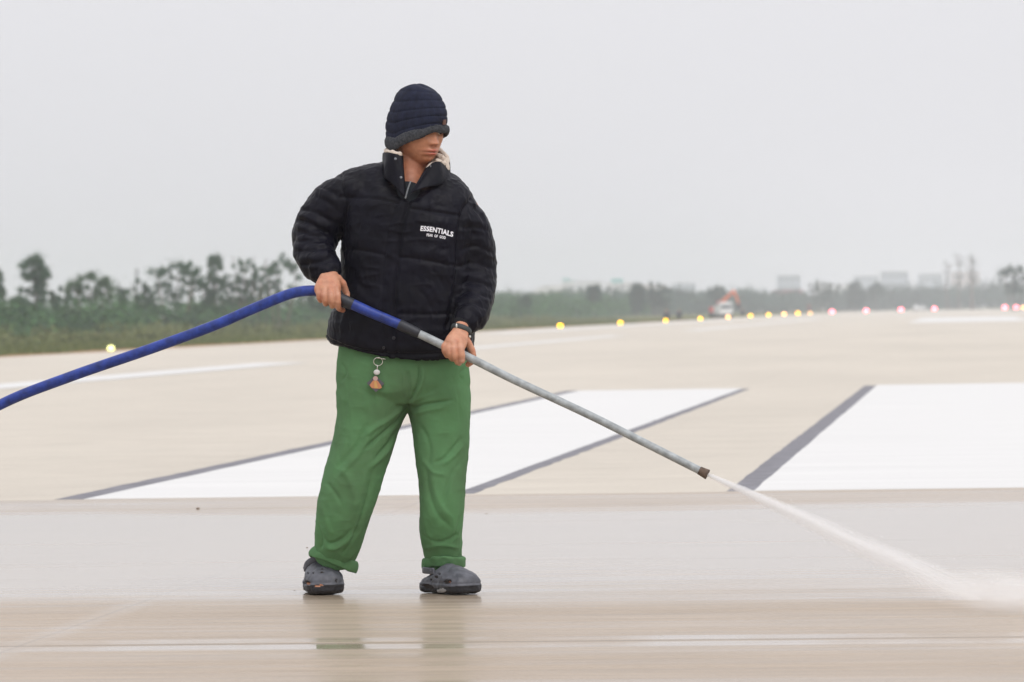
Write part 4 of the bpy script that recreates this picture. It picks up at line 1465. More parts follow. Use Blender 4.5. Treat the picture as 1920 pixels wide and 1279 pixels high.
for p in me.polygons:
    i0 = min(p.vertices) if len(p.vertices) == 4 else 0
    js = sorted(v % nper for v in p.vertices)
    if len(p.vertices) == 4 and js[0] >= nr - 0 and js[0] <= nper - 2 and js[-1] > nr:
        fz[p.index] = 1
me.polygons.foreach_set('material_index', fz)
on_man('collar', me, [jacket_m, fleece_m], jacket)
# fleece lining swelling over the collar rim at the nape and far side, and a sliver on the near side
def fleece_piece(fb):
    me = fuse(fb, .003, 1, 'fleece_lining')
    V, N = getvn(me)
    setv(me, V + N * (vnoise(V, 210, 5) * .0022 + vnoise(V, 90, 6) * .002)[:, None])
    on_man('fleece_lining', me, fleece_m, jacket)


for a, b_, r_, up in ((52, 74, .0095, .004), (3, 38, .0072, .0012)):
    fb = MB()
    pts = []
    for i in range(a, b_, 2):
        w = P(*T_[i]); dn = np.array([w[0] - cen[0], w[1] - cen[1], 0]); dn /= np.linalg.norm(dn)
        pts.append(w - dn * 0.007 + np.array([0, 0, up]))
    pts = cr(pts, 60)
    tube(fb, pts, [r_ * (1 + .18 * math.sin(i * 1.3) * math.sin(i * .7)) for i in range(60)], [r_ * 0.9] * 60, 14, ref=(0, 0, 1))
    fleece_piece(fb)
# the loose flap of fleece on the far side of the neck
pts = cr([P(822, 292, .03), P(831, 300, .012), P(836, 310, .0), P(836, 318, -.004)], 40)
fb = MB(); tube(fb, pts, np.linspace(.010, .0125, 40), [.010] * 40, 16)
fleece_piece(fb)
tb_ = MB(); tube(tb_, [P(613, 630, -.05), P(616, 636, -.06), P(620, 640, -.07)], .0042, .0042, 12)
on_man('drawcord_toggle', tb_.mesh('drawcord_toggle'), dark_m, jacket)

# undershirt and zip in the neck opening
ub = MB()
limb(ub, [(767, 353, -.044, 25, .045), (764, 372, -.062, 27, .048), (762, 395, -.070, 26, .04)], 10, nseg=32, rnd=(False, True))
on_man('undershirt', ub.mesh('undershirt'), under_m)
zb = MB()
zp = cr([P(770, 340, -.112), P(765, 354, -.128), P(760, 372, -.140)], 16)
for i in range(15):
    c = (zp[i] + zp[i + 1]) / 2
    zb.box(c[0] - .0028, c[0] + .0028, c[1] - .003, c[1] + .003, c[2] - .0011, c[2] + .0011)
tube(zb, zp, .0012, .0012, 8)
zm = mat('zip_metal', (.3, .32, .34), .35, .8)
on_man('zip', zb.mesh('zip'), zm, jacket, False)
sb = MB(); sb.ball((0, 0, 0), (.0046, .0022, .0046), 16, 8)
sme = sb.mesh('snap_button'); sme.materials.append(snap_m); sme.polygons.foreach_set('use_smooth', np.ones(len(sme.polygons), dtype=bool))
dsm = mat('black_snap', (.02, .02, .025), .35)
sme2 = sme.copy(); sme2.materials.clear(); sme2.materials.append(dsm)
cbv = bvh_of(bpy.data.objects['collar'].data)
for (a, b_, k_, sc_) in ((741.5, 298, 0, 1), (752, 333, 0, 1), (807, 312, 0, .8), (738, 634, 1, 1.3), (719, 652, 1, 1.2), (764, 446, 1, .01)):
    if sc_ < .1: continue
    h = None
    if k_ == 0: h, n_ = hit(cbv, a, b_)
    if h is None: h, n_ = hit(JB, a, b_)
    if h is None: continue
    o = on_man('snap_button', sme2 if k_ else sme, None, jacket)
    o.matrix_world = Matrix.Translation(Vector(h)) @ Vector(-n_).to_track_quat('Y', 'Z').to_matrix().to_4x4() @ Matrix.Scale(sc_, 4)

# chest print, laid on the cloth
def print_text(txt, x0, x1, ytop, h, curve, bold=0.02, slant=0.0, seed=0):
    cu = bpy.data.curves.new('t', 'FONT'); cu.body = txt; cu.offset = bold; cu.resolution_u = 3; cu.space_character = 1.02 + bold
    o = bpy.data.objects.new('t', cu); COL.objects.link(o)
    dg = bpy.context.evaluated_depsgraph_get()
    m_ = bpy.data.meshes.new_from_object(o.evaluated_get(dg))
    bpy.data.objects.remove(o)
    v, _ = getvn(m_)
    x_, y_ = v[:, 0], v[:, 1]
    u = (x_ - x_.min()) / (x_.max() - x_.min()); w = (y_ - y_.min()) / (y_.max() - y_.min())
    out = []
    for a, b_ in zip(u, w):
        px = x0 + (x1 - x0) * a + slant * (b_ - .5) * h
        py = ytop + curve(a) + h * (1 - b_)
        hh, n_ = hit(JB, px, py, .0012)
        if hh is None: hh = P(px, py, -.15)
        out.append(hh)
    # pull every letter onto a smooth sheet a hair above the cloth
    out = np.array(out)
    A = np.stack([out[:, 0], out[:, 2], out[:, 0] ** 2, out[:, 2] ** 2, np.ones(len(out))], 1)
    c, *_ = np.linalg.lstsq(A, out[:, 1], rcond=None)
    fit = A @ c
    off = min(0, float(np.min(out[:, 1] - fit)))
    out[:, 1] = np.minimum(out[:, 1], fit + off * 0.35)
    setv(m_, out)
    return m_


m1 = print_text('ESSENTIALS', 788.5, 849.5, 423.5, 9.6, lambda a: 2.2 * a + 9.6 * a * a, .036, 1.4 / 9)
on_man('chest_print', m1, white_print, jacket, False)
m2 = print_text('FEAR  OF  GOD', 800.0, 835.5, 436.6, 5.2, lambda a: 1.2 + 3.6 * a + 2.2 * a * a, .034, 1.2 / 9)
on_man('chest_print', m2, white_print, jacket, False)

# ---------------------------------------------------------------- trousers
tb = MB()
limb(tb, [(755, 640, 0, 118, .115), (755, 665, 0, 121, .122), (755, 692, 0, 124, .128), (756, 722, 0, 125, .130), (757, 738, .0, 122, .120), (757, 756, .0, 117, .098)], 24, nseg=72, ex=2.4, rnd=(True, False))
limb(tb, [(712, 705, .0, 74, .115), (700, 745, .0, 71, .115), (690.5, 790, .0, 61, .108), (675, 850, -.004, 56, .100), (659, 905, -.008, 54.5, .094), (646, 955, .0, 52, .088), (637, 1000, .030, 46, .080),
          (631, 1030, .070, 41, .072), (627, 1050, .090, 37, .066)], 60, nseg=64, ex=2.2, rnd=(True, False))
limb(tb, [(806, 705, .0, 70, .115), (820, 745, .0, 62, .115), (826, 790, .0, 55, .106), (828, 850, -.006, 50.5, .098), (829, 905, -.016, 44, .090), (828.5, 955, -.014, 41, .083), (827.5, 1000, .03, 39.5, .078),
          (830, 1035, .06, 36, .070), (832, 1060, .08, 33, .064)], 60, nseg=64, ex=2.2, rnd=(True, False))
me = fuse(tb, 0.0042, 2, 'trousers')
V, N = getvn(me)
st = [
    ([(765, 700), (768, 730), (764, 762)], 2.6, -.0050, 0), ([(758, 690), (757, 725), (760, 745)], 3.5, .0030), ([(786, 680), (786, 710), (774, 742), (765, 756)], 3, -.0075), ([(794, 690), (792, 716), (780, 745)], 5, .0055),
    ([(640, 680), (650, 700), (640, 716)], 4, -.0035), ([(872, 690), (862, 702), (870, 716)], 4, -.0040),
    # creases running out of the crotch
    ([(764, 764), (745, 790), (715, 815), (680, 845)], 5, -.0090), ([(757, 760), (735, 782), (704, 802), (676, 822)], 7, .0065), ([(752, 800), (726, 835), (700, 865)], 6, -.0070), ([(748, 815), (722, 850), (690, 880)], 7, .0060),
    ([(768, 768), (790, 760), (818, 755), (850, 750)], 4, -.0075), ([(772, 778), (800, 770), (835, 764)], 6, .0060), ([(768, 755), (790, 745), (816, 738)], 5, .0040),
    # thigh and knee, his right leg
    ([(690, 790), (672, 830), (650, 858), (630, 880)], 7, -.0065), ([(700, 800), (680, 842), (655, 872), (632, 896)], 7, .0060), ([(640, 880), (656, 900), (664, 930), (662, 960)], 10, .0085),
    ([(612, 905), (625, 920), (640, 945)], 6, -.0060), ([(700, 880), (690, 930), (676, 975), (664, 1010)], 6, -.0080), ([(690, 870), (678, 920), (664, 965)], 7, .0050), ([(602, 940), (612, 975), (622, 1005)], 7, .0055),
    ([(604, 1000), (616, 1018), (640, 1012), (660, 990)], 5, -.0085), ([(610, 1028), (635, 1026), (664, 1002)], 6, .0075), ([(596, 980), (603, 1010), (602, 1030)], 4.5, -.0090),
    ([(640, 1040), (656, 1020), (670, 990)], 5, -.0060), ([(650, 820), (640, 860)], 6, .0035), ([(655, 700), (650, 760), (640, 820)], 4, -.0025), ([(690, 720), (684, 770)], 12, .0030),
    # his left leg
    ([(784, 790), (800, 820), (806, 850), (800, 880)], 7, -.0065), ([(868, 820), (850, 840), (832, 860), (812, 868)], 5, -.0070), ([(870, 832), (852, 854), (830, 872)], 6, .0060), ([(792, 860), (812, 885), (836, 890)], 6, .0060),
    ([(868, 860), (850, 885), (838, 915), (832, 950)], 6, -.0070), ([(858, 870), (846, 900), (842, 940)], 7, .0050), ([(800, 880), (804, 920), (818, 960), (846, 990)], 6, -.0070), ([(812, 880), (815, 915), (828, 950), (850, 975)], 7, .0060),
    ([(868, 960), (858, 990), (846, 1020)], 5, -.0070), ([(795, 960), (800, 995), (815, 1025)], 6, .0055), ([(790, 1000), (815, 1015), (840, 1012), (862, 1000)], 5, -.0060), ([(793, 1030), (826, 1022), (860, 1028)], 5, .0050),
    ([(845, 700), (858, 740), (862, 790)], 4, -.0025), ([(820, 780), (822, 820)], 12, .0030),
]
st = [(a_[0], a_[1] * (.66 if len(a_) == 3 else 1), a_[2] * (1.05 if i_ < 11 else .72)) + tuple(a_[3:]) for i_, a_ in enumerate(st)]
d = carve(V, N, st)
d += 0.0015 * vnoise(V * np.array([1, 1, .6]), 15, 21) + 0.0010 * vnoise(V, 44, 22)
rid = 1 - np.abs(vnoise(V * np.array([1.6, 1.6, .9]), 11, 24)) * 2
r2_ = 1 - np.abs(vnoise(V * np.array([1.2, 1.2, 2.2]), 19, 25)) * 2
d += 0.0017 * np.clip(rid, 0, 1) ** 2 + 0.0010 * np.clip(r2_, 0, 1) ** 3
setv(me, V + N * d[:, None])
trs = on_man('trousers', me, pants_m)
# rolled cuffs
for rows_, tl in (([(629.0, 1037, .080, 41, .084), (625, 1046, .088, 45.5, .092), (622, 1058, .094, 45, .092)], .36),
                  ([(831.5, 1044, .064, 38.5, .084), (832, 1048, .070, 41.5, .090), (832, 1064, .082, 41, .090)], -.05)):
    b = MB(); R = cr(rows_, 14)
    rings = []
    for i, (a, b1, c1, ra_, rb_) in enumerate(R):
        ring = []
        for j in range(64):
            t = 2 * math.pi * j / 64
            wob = 1 + 0.035 * math.sin(3 * t + 1 + (2.2 if tl < 0 else 0)) + 0.02 * math.sin(5 * t) + .012 * math.sin(9 * t + i * .3)
            X = a + ra_ * math.cos(t) * wob; Yy = c1 - rb_ * math.sin(t) * wob
            ring.append(P(X, b1 + tl * (X - a) * (1 if tl > 0 else 1) + 2.0 * math.sin(2 * t + .6), Yy))
        rings.append(ring)
    # inner wall going back up so that the roll is open below
    inn = [[p * 0.0 + p for p in r] for r in rings[::-1]]
    cen_ = [np.mean(r, axis=0) for r in inn]
    inn = [[c + (p - c) * 0.90 for p in r] for r, c in zip(inn, cen_)]
    b.rings(rings + inn, cap=False)
    n_ = len(rings) * 2
    b.f += [((n_ - 1) * 64 + j, (n_ - 1) * 64 + (j + 1) % 64, (j + 1) % 64, j) for j in range(64)]; b.m += [0] * 64
    cfm = b.mesh('trouser_cuff')
    bb = MB(); bb.v = b.v; bb.f = b.f; bb.m = b.m
    me = fuse(bb, .004, 2, 'trouser_cuff')
    V, N = getvn(me); setv(me, V + N * (vnoise(V, 30, 8) * .0025 + vnoise(V, 70, 9) * .001)[:, None])
    on_man('trouser_cuff', me, pants_m, trs)

# ---------------------------------------------------------------- clogs
def clog(px, py, Yd, yaw, sc, seed, hol, img):
    """built heel to toe: local x sideways, y towards the toe"""
    base = G(px, py)
    Ms = Matrix.Translation((base[0], base[1], 0.001)) @ Matrix.Rotation(yaw, 4, 'Z') @ Matrix.Diagonal((sc[0], sc[1], sc[2], 1))
    b = MB(); rings = []
    L_ = 0.285
    for i in range(49):
        s = i / 48
        y_ = -L_ / 2 + L_ * s
        hw = np.interp(s, [0, .04, .12, .3, .5, .7, .85, .95, 1], [.014, .032, .040, .043, .049, .057, .056, .044, .020])
        zt = np.interp(s, [0, .04, .12, .25, .38, .48, .58, .7, .82, .92, .97, 1], [.030, .050, .058, .066, .088, .100, .099, .090, .082, .070, .056, .036])
        zb_ = np.interp(s, [0, .06, .3, .85, .95, 1], [.006, .001, .001, .001, .004, .012])
        ring = []
        for j in range(48):
            t = 2 * math.pi * j / 48
            ct, sn = math.cos(t), math.sin(t)
            ex_ = 5.0 if sn < 0 else 2.6
            X = hw * math.copysign(abs(ct) ** (2 / ex_), ct)
            zm_, hz = (zt + zb_) / 2, (zt - zb_) / 2
            Z = zm_ + hz * math.copysign(abs(sn) ** (2 / (5.0 if sn < 0 else 2.4)), sn)
            if Z > zm_: X *= 1 - 0.30 * ((Z - zm_) / hz) ** 2
            ring.append((X, y_, Z))
        rings.append(ring)
    b.rings(rings)
    me = fuse(b, .003, 2, 'clog')
    V, N = getvn(me)
    # ventilation holes and side ports: sunk into the upper, darker inside
    mi = np.zeros(len(me.polygons), dtype=np.int32)
    C = np.array([p.center[:] for p in me.polygons])
    dd = np.zeros(len(V))
    for (hx, hy, hz, rx, ry, rz, ms) in hol:
        e = ((V[:, 0] - hx) / rx) ** 2 + ((V[:, 1] - hy) / ry) ** 2 + ((V[:, 2] - hz) / rz) ** 2
        dd -= np.where(e < 1, .005 if ms != 4 else -.002, 0)
        e2 = ((C[:, 0] - hx) / rx) ** 2 + ((C[:, 1] - hy) / ry) ** 2 + ((C[:, 2] - hz) / rz) ** 2
        mi[e2 < 1] = ms
    dd += .0016 * np.exp(-((V[:, 2] - .030) / .004) ** 2) - .0015 * np.exp(-((V[:, 2] - .038) / .003) ** 2)
    dd += .0016 * vnoise(V, 60, seed) + .0010 * vnoise(V, 130, seed)
    mi[(mi == 0) & (C[:, 2] < .020 + .012 * np.clip(C[:, 1] / .14, 0, 1))] = 1
    V = V + N * dd[:, None]
    V = np.array([tuple(Ms @ Vector(q)) for q in V])
    V[:, 2] = np.maximum(V[:, 2], .0015)
    setv(me, V)
    me.polygons.foreach_set('material_index', mi)
    V, N = getvn(me)
    C = np.array([p.center[:] for p in me.polygons]); CN = np.array([p.normal[:] for p in me.polygons])
    vx, vy = proj(V); cx_, cy_ = proj(C)
    dd = np.zeros(len(V))
    for (hx, hy, rx, ry, tl, ms) in img:
        for X_, Y_, k_ in ((vx, vy, 0), (cx_, cy_, 1)):
            a_ = (X_ - hx) * math.cos(tl) + (Y_ - hy) * math.sin(tl); b_ = -(X_ - hx) * math.sin(tl) + (Y_ - hy) * math.cos(tl)
            e = (a_ / rx) ** 2 + (b_ / ry) ** 2
            if k_ == 0: dd += np.where((e < 1) & (N[:, 1] < -.05), (-.006 if ms in (2, 3) else (.0015 if ms == 4 else 0)), 0)
            else: mi[(e < 1) & (CN[:, 1] < -.05)] = ms
    setv(me, V + N * dd[:, None])
    me.polygons.foreach_set('material_index', mi)
    c = on_man('clog', me, [rubber_m, sole_m, hole_m, toe_m, pale_m])
    # heel strap pushed forward over the instep / behind the heel
    sp_ = MB(); pts = [(math.sin(a) * .043, -.035 + Yd * math.cos(a) * (.048 if Yd > 0 else .10), .076 + (.030 if Yd > 0 else .0) * math.cos(a)) for a in np.linspace(-1.7, 1.7, 26)]
    tube(sp_, [tuple(Ms @ Vector(q)) for q in pts], [.0035] * 26, [.011] * 26, 14, ref=(0, 0, 1), ex=3)
    on_man('strap', sp_.mesh('strap'), rubber_m, c)
    for s in (-1, 1):
        rv = MB(); rv.ball(tuple(Ms @ Vector((s * .043, -.036, .076))), .0055, 12, 8)
        on_man('rivet', rv.mesh('rivet'), rubber_m, c)
    return c


I1 = [(609, 1118, 30, 10, 0, 1), (575, 1093, 6.5, 3.2, .1, 2), (577, 1094, 4, 2.2, .1, 3), (598, 1098, 9, 2.0, -.1, 3), (577, 1075, 1.8, 1.6, 0, 2), (587, 1074.5, 1.8, 1.6, 0, 2), (605, 1067, 5, 1.2, 0, 2), (604, 1073, 5, 1.2, 0, 2),
      (631, 1089, 1.8, 3.4, 0, 2), (567, 1106, 3.2, 5.0, .2, 4)]
I2 = [(869, 1118, 31, 17, -.05, 1), (803, 1101, 12, 4.6, .32, 2), (828, 1107.5, 8.5, 4.2, -.1, 4), (839, 1090.5, 7.5, 4.2, -.2, 2), (842, 1090.5, 4.2, 2.6, -.2, 3), (818, 1082, 3, 2.6, .5, 2), (823, 1075.5, 3, 1.8, .3, 2), (808, 1087, 2.4, 2.0, 0, 2)]
H1 = [(-.034, .060, .060, .012, .014, .010, 3), (.006, .092, .060, .018, .012, .009, 3), (.038, .050, .058, .010, .010, .008, 2), (-.020, .015, .090, .006, .006, .012, 2), (-.004, .020, .094, .006, .006, .012, 2), (.014, .016, .092, .006, .006, .012, 2),
      (-.050, .05, .022, .012, .016, .010, 4), (.0, .055, .078, .006, .006, .012, 2)]
H2 = [(-.030, .045, .066, .012, .011, .011, 3), (-.052, -.035, .032, .016, .036, .012, 2), (-.055, .045, .026, .014, .017, .009, 4), (-.052, -.09, .026, .012, .018, .006, 4), (-.018, .010, .092, .006, .006, .012, 2), (-.032, -.012, .080, .008, .008, .010, 2),
      (-.004, .005, .096, .006, .006, .012, 2), (.010, .070, .080, .006, .006, .012, 2)]
clog(602, 1112.5, 1, math.pi + math.radians(12), (1.14, 1.0, 1.12), 3, [], I1)
clog(842, 1113, -1, math.pi + math.radians(37), (1.10, .94, 1.0), 4, [], I2)

# ---------------------------------------------------------------- wristwatch
wb = MB()
wc = np.array([P(863.5, 621, -.2), P(865.5, 616, -.192)]); ax = wc[1] - wc[0]; ax /= np.linalg.norm(ax)
ax = np.array([.30, .45, .84]); ax /= np.linalg.norm(ax)
s1 = np.cross(ax, [0, 1, 0]); s1 /= np.linalg.norm(s1); s2 = np.cross(s1, ax)
c0 = P(864.5, 619, -.2)
rings = []
for i in range(48):
    a = 2 * math.pi * i / 48
    dr = s1 * math.cos(a) * .0325 + s2 * math.sin(a) * .0270
    dn = dr / np.linalg.norm(dr)
    rings.append([c0 + dr + dn * e + ax * f_ for e, f_ in ((0, -.009), (.0028, -.008), (.0028, .008), (0, .009))])
wb.v = [tuple(p) for r in rings for p in r]
wb.f = [(i * 4 + j, i * 4 + (j + 1) % 4, ((i + 1) % 48) * 4 + (j + 1) % 4, ((i + 1) % 48) * 4 + j) for i in range(48) for j in range(4)]; wb.m = [0] * len(wb.f)
ww_ = on_man('wristwatch', wb.mesh('wristwatch'), mat('grey_rubber_strap', (.035, .042, .042), .6))
kb = MB()
kb.ball(P(856.0, 612, -.226), (.0038, .003, .0095), 12, 8); kb.ball(P(880.5, 631.5, -.205), (.005, .005, .006), 12, 8)
on_man('buckle', kb.mesh('buckle'), steel2, ww_)
# ================================================================ hose and lance
blue_m = mat('blue_hose_rubber', (0.018, 0.045, 0.27), 0.42, spec=0.4); vary(blue_m, 34, 0.5, 1.3, 8); bump(blue_m, 200, .0006, .3)
blk_m = mat('black_clamp_rubber', (0.016, 0.018, 0.026), 0.5)
pipe_m = mat('grey_plastic_pipe', (0.36, 0.39, 0.40), 0.4); vary(pipe_m, 40, 0.6, 1.12, 8)
rust_m = mat('rusty_nozzle_rim', (0.10, 0.065, 0.045), 0.75); vary(rust_m, 80, .6, 1.5)
hr = empty('pressure_hose', P(-420, 1100, .1) * np.array([1, 1, 0]))
tag(hr, 'blue pressure hose ending in a long grey pipe lance held by the man', 'hose')


def hp(name, rows, r, m, n=60, parent=None, ns=24, rnd=(False, False)):
    b = MB()
    R = cr([q[:3] for q in rows], n)
    tube(b, [P(*q) for q in R], r if np.isscalar(r) else np.interp(np.linspace(0, 1, n), np.linspace(0, 1, len(r)), r), r if np.isscalar(r) else np.interp(np.linspace(0, 1, n), np.linspace(0, 1, len(r)), r), ns, rnd=rnd)
    return on_man(name, b.mesh(name), m, parent or hr)


hp('hose', [(-1100, 1140, .7), (-760, 1112, .55), (-520, 1075, .40), (-330, 985, .25), (-160, 850, .12), (0, 759, .02), (130, 707, -.03), (280, 655, -.08), (400, 611, -.11), (470, 581, -.13), (530, 556, -.15), (562, 547, -.16), (592, 545.5, -.170), (616, 551.5, -.178), (642, 562, -.184)],
   0.0178, blue_m, 220, rnd=(True, False))
hp('hose_clamp', [(636, 559.5, -.183), (658, 569.5, -.187)], [.0195, .0200, .0195], blk_m, 10, rnd=(True, True))
hp('blue_sleeve', [(654, 567.5, -.186), (700, 588, -.197), (760, 613, -.211)], [.0180, .0172, .0165], blue_m, 30)
hp('coupling', [(752, 610, -.209), (768, 617.5, -.213), (782, 624, -.216)], [.0185, .0180, .0165], blk_m, 14, rnd=(True, True))
hp('pipe', [(778, 622, -.215), (830, 647, -.226), (885, 673, -.238), (966, 713.5, -.256), (1100, 776, -.288), (1200, 826, -.311), (1322, 887.5, -.338)], [.0138, .0138, .0136, .0134, .0132, .013, .013], pipe_m, 90)
hp('nozzle', [(1311, 882, -.336), (1320, 886.5, -.338), (1327, 890, -.340)], [.0140, .0158, .0175], rust_m, 12, rnd=(False, False))

# ---------------------------------------------------------------- key ring on the belt loop
TBV = bvh_of(bpy.data.objects['trousers'].data)
h0, n0 = hit(TBV, 709, 690, .006)
yk = float(h0[1]) - .004


def K(px, py, o=0.0):
    return W(px, py, yk + o)


kr = empty('key_ring', K(708, 668)); tag(kr, 'steel key ring with a small dark diamond picture tag hanging at his belt', 'key ring')
kr.location = Vector(K(708, 668))
def kobj(name, b, m, par=None): return on_man(name, b.mesh(name), m, par or kr)
b = MB()
pts = [K(709 + 8.4 * math.cos(a), 678 + 7.6 * math.sin(a), .002 * math.sin(a)) for a in np.linspace(0, 2 * math.pi, 33)]
tube(b, pts, .0015, .0015, 10, rnd=(False, False)); kobj('ring', b, steel2)
b = MB(); tube(b, [K(706, 671), K(722, 673.5)], .0016, .0016, 10); kobj('clip', b, steel2)
b = MB(); tube(b, [K(708, 685, -.001), K(707.5, 690, -.002), K(707, 694, 0)], .0020, .0016, 10); kobj('link', b, steel2)
b = MB(); b.ball(K(706.5, 698, -.001), (.0108, .004, .0092), 20, 12); kobj('bead', b, mat('pearly_bead', (.62, .62, .60), .3))
b = MB(); dq = [(704, 703.5), (720.5, 719.5), (705, 735.5), (687.5, 718.5)]
v = [K(*q, -.003) for q in dq] + [K(*q, .001) for q in dq]
b.add(v, [(0, 1, 2, 3), (7, 6, 5, 4), (0, 4, 5, 1), (1, 5, 6, 2), (2, 6, 7, 3), (3, 7, 4, 0)])
tg = on_man('picture_tag', b.mesh('picture_tag'), mat('dark_grey_tag', (.085, .08, .09), .35), kr, False)
b = MB(); b.mi = 0
def flatp(pts, o): b.add([K(x_, y_, o) for x_, y_ in pts][::1], [tuple(range(len(pts)))])
flatp([(699, 714), (702, 712.5), (706, 712.5), (709, 715), (714, 722), (716, 727), (712, 729), (697, 728), (693, 722)], -.0042)
b.mi = 1; flatp([(704 + 4.6 * math.cos(a), 709.5 + 4.2 * math.sin(a)) for a in np.linspace(0, 6.28, 15)[:-1]], -.0046)
b.mi = 2; flatp([(702, 715), (705, 714), (707, 722), (709, 728), (702, 728)], -.0046)
on_man('picture', b.mesh('picture'), [mat('orange_print', (.50, .20, .09), .5), mat('pinkish_print', (.50, .33, .30), .5), mat('ochre_print', (.55, .32, .10), .5)], tg, False)

# ================================================================ water jet
def vol_mat(name, dens, nscale):
    m = bpy.data.materials.new(name); m.use_nodes = True
    t = m.node_tree; t.nodes.remove(t.nodes['Principled BSDF'])
    pv = t.nodes.new('ShaderNodeVolumePrincipled')
    pv.inputs['Color'].default_value = (1, 1, 1, 1); pv.inputs['Anisotropy'].default_value = 0.0
    t.links.new(pv.outputs[0], t.nodes['Material Output'].inputs['Volume'])
    return m, t, pv


A0 = P(1326, 889.5, -.340); A1 = G(1840, 1126)
print('jet lands', A1)
ax = A1 - A0; LJ = np.linalg.norm(ax); ax /= LJ
q0 = Vector(ax).to_track_quat('X', 'Z').to_matrix().to_4x4()
MJ = Matrix.Translation(Vector(A0)) @ q0
m, t, pv = vol_mat('jet_spray', 1, 1)
tc = t.nodes.new('ShaderNodeTexCoord'); sp = t.nodes.new('ShaderNodeSeparateXYZ'); t.links.new(tc.outputs['Object'], sp.inputs[0])


def mth(op, a, b=None, c=None):
    n = t.nodes.new('ShaderNodeMath'); n.operation = op
    for i, v in enumerate((a, b, c)):
        if v is None: continue
        if isinstance(v, (int, float)): n.inputs[i].default_value = v
        else: t.links.new(v, n.inputs[i])
    return n.outputs[0]


R0, R1 = .008, .064


def jr(u): return R0 + (R1 - R0) * u ** 0.9


u = mth('DIVIDE', sp.outputs[0], LJ)
rad = mth('SQRT', mth('ADD', mth('MULTIPLY', sp.outputs[1], sp.outputs[1]), mth('MULTIPLY', sp.outputs[2], sp.outputs[2])))
rmax = mth('ADD', R0, mth('MULTIPLY', mth('POWER', mth('MAXIMUM', u, 0.0), 0.9), R1 - R0))
rr_ = mth('DIVIDE', rad, rmax)
fall = mth('POWER', mth('MAXIMUM', mth('SUBTRACT', 1.0, mth('MULTIPLY', rr_, rr_)), 0.0), 1.6)
mp = t.nodes.new('ShaderNodeMapping'); mp.inputs['Scale'].default_value = (1.6, 48, 48); t.links.new(tc.outputs['Object'], mp.inputs[0])
nz = t.nodes.new('ShaderNodeTexNoise'); nz.inputs['Scale'].default_value = 1.5; nz.inputs['Detail'].default_value = 4; t.links.new(mp.outputs[0], nz.inputs['Vector'])
nn = mth('MAXIMUM', mth('MULTIPLY', mth('SUBTRACT', nz.outputs['Fac'], 0.32), 4.4), 0.04)
dn = mth('MULTIPLY', mth('MULTIPLY', fall, nn), mth('DIVIDE', mth('SUBTRACT', 4.8, mth('MULTIPLY', u, 3.9)), mth('POWER', rmax, 0.9)))
t.links.new(dn, pv.inputs['Density'])
b = MB(); rings = []
for i in range(30):
    s = i / 29
    r = jr(s) * 1.02
    rings.append([(s * LJ, r * math.cos(a), r * math.sin(a)) for a in np.linspace(0, 2 * math.pi, 25)[:-1]])
b.rings(rings)
jo = b.build('water_jet', m, None, True)
jo.matrix_world = MJ
tag(jo, 'white jet of water spraying from the pipe down to the ground', 'water jet', kind='stuff')
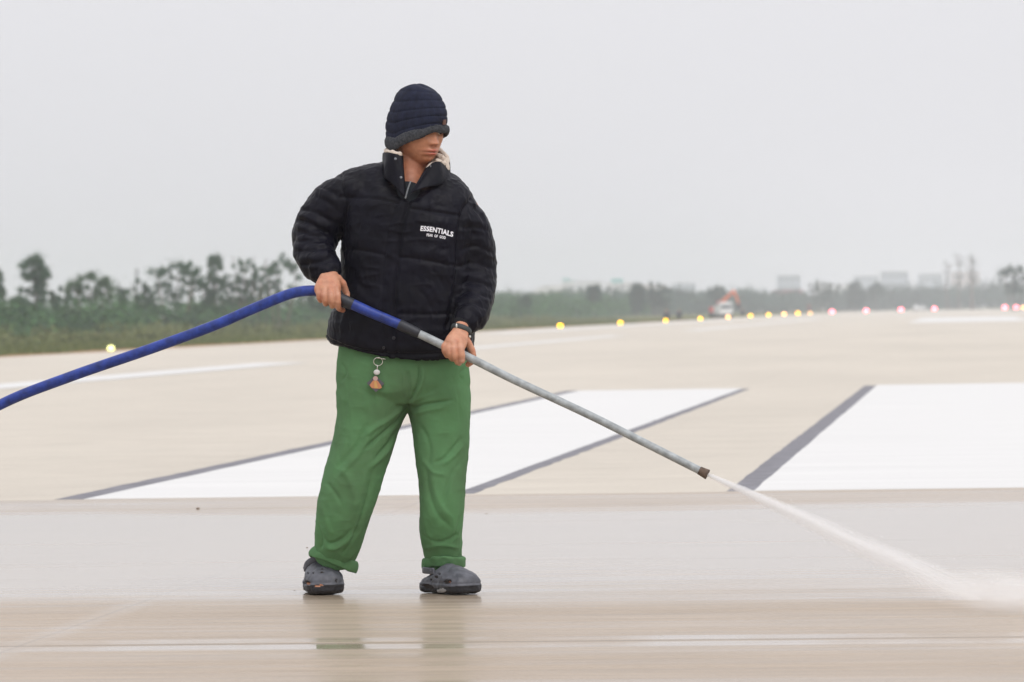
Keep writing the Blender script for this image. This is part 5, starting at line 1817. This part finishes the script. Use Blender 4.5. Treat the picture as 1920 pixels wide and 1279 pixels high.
# splash mist where it strikes
m, t, pv = vol_mat('splash_mist', 1, 1)
tc = t.nodes.new('ShaderNodeTexCoord')
vl = t.nodes.new('ShaderNodeVectorMath'); vl.operation = 'LENGTH'; t.links.new(tc.outputs['Object'], vl.inputs[0])
nz = t.nodes.new('ShaderNodeTexNoise'); nz.inputs['Scale'].default_value = 2.2; nz.inputs['Detail'].default_value = 5; t.links.new(tc.outputs['Object'], nz.inputs['Vector'])
f = mth('POWER', mth('MAXIMUM', mth('SUBTRACT', 1.0, vl.outputs['Value']), 0.0), 1.2)
dn = mth('MULTIPLY', mth('MULTIPLY', f, mth('MAXIMUM', mth('SUBTRACT', nz.outputs['Fac'], 0.25), 0.0)), 17.0)
t.links.new(dn, pv.inputs['Density'])
b = MB(); b.ball((0, 0, 0), 1.0, 32, 20)
so2 = b.build('splash_mist', m, None, True)
cc = G(1925, 1146)
so2.location = (cc[0], cc[1], .055); so2.scale = (.40, .45, .080); so2.rotation_euler = (0, math.radians(6), 0)
tag(so2, 'white mist where the water jet strikes the wet concrete', 'mist', kind='stuff')
# droplets thrown off
rg = np.random.default_rng(9)
drop_m = mat('water_drops', (0.95, 0.96, 0.97), 0.35, spec=0.6)
b = MB()
for i in range(1500):
    s = rg.random() ** .8
    th = rg.uniform(0, 6.28); r = jr(s) * abs(rg.normal(0, .42)) * (1 + .5 * s)
    loc = MJ @ Vector((s * LJ * 1.0, r * math.cos(th), r * math.sin(th)))
    if loc.z < .004: continue
    k = rg.uniform(.0002, .0006)
    l_ = k * rg.uniform(4, 16)
    a_ = Vector(ax) * l_
    p = np.array(loc)
    up = np.array([0, 0, k]); sd_ = np.array([0, k, 0])
    b.add([p - np.array(a_), p + up, p + sd_, p - up, p - sd_, p + np.array(a_)], [(0, 1, 2), (0, 2, 3), (0, 3, 4), (0, 4, 1), (5, 2, 1), (5, 3, 2), (5, 4, 3), (5, 1, 4)])
for i in range(700):      # drops thrown up where it lands
    a = rg.uniform(-.9, .9); d = rg.random() ** .7 * .42
    base = A1 + np.array([math.cos(a) * d, math.sin(a) * d * .7 - .02, 0])
    p = base + np.array([0, 0, .004 + .10 * rg.random() ** 2 * (1 - d)])
    k = rg.uniform(.0003, .0009); l_ = k * rg.uniform(1, 6)
    a_ = np.array([math.cos(a) * .8, math.sin(a) * .5, rg.uniform(-.2, .6)]) * l_
    up = np.array([0, 0, k]); sd_ = np.array([0, k, 0])
    b.add([p - a_, p + up, p + sd_, p - up, p - sd_, p + a_], [(0, 1, 2), (0, 2, 3), (0, 3, 4), (0, 4, 1), (5, 2, 1), (5, 3, 2), (5, 4, 3), (5, 1, 4)])
tag(b.build('water_drops', drop_m, None, True), 'fine drops flying in and around the water jet', 'water drops', kind='stuff')
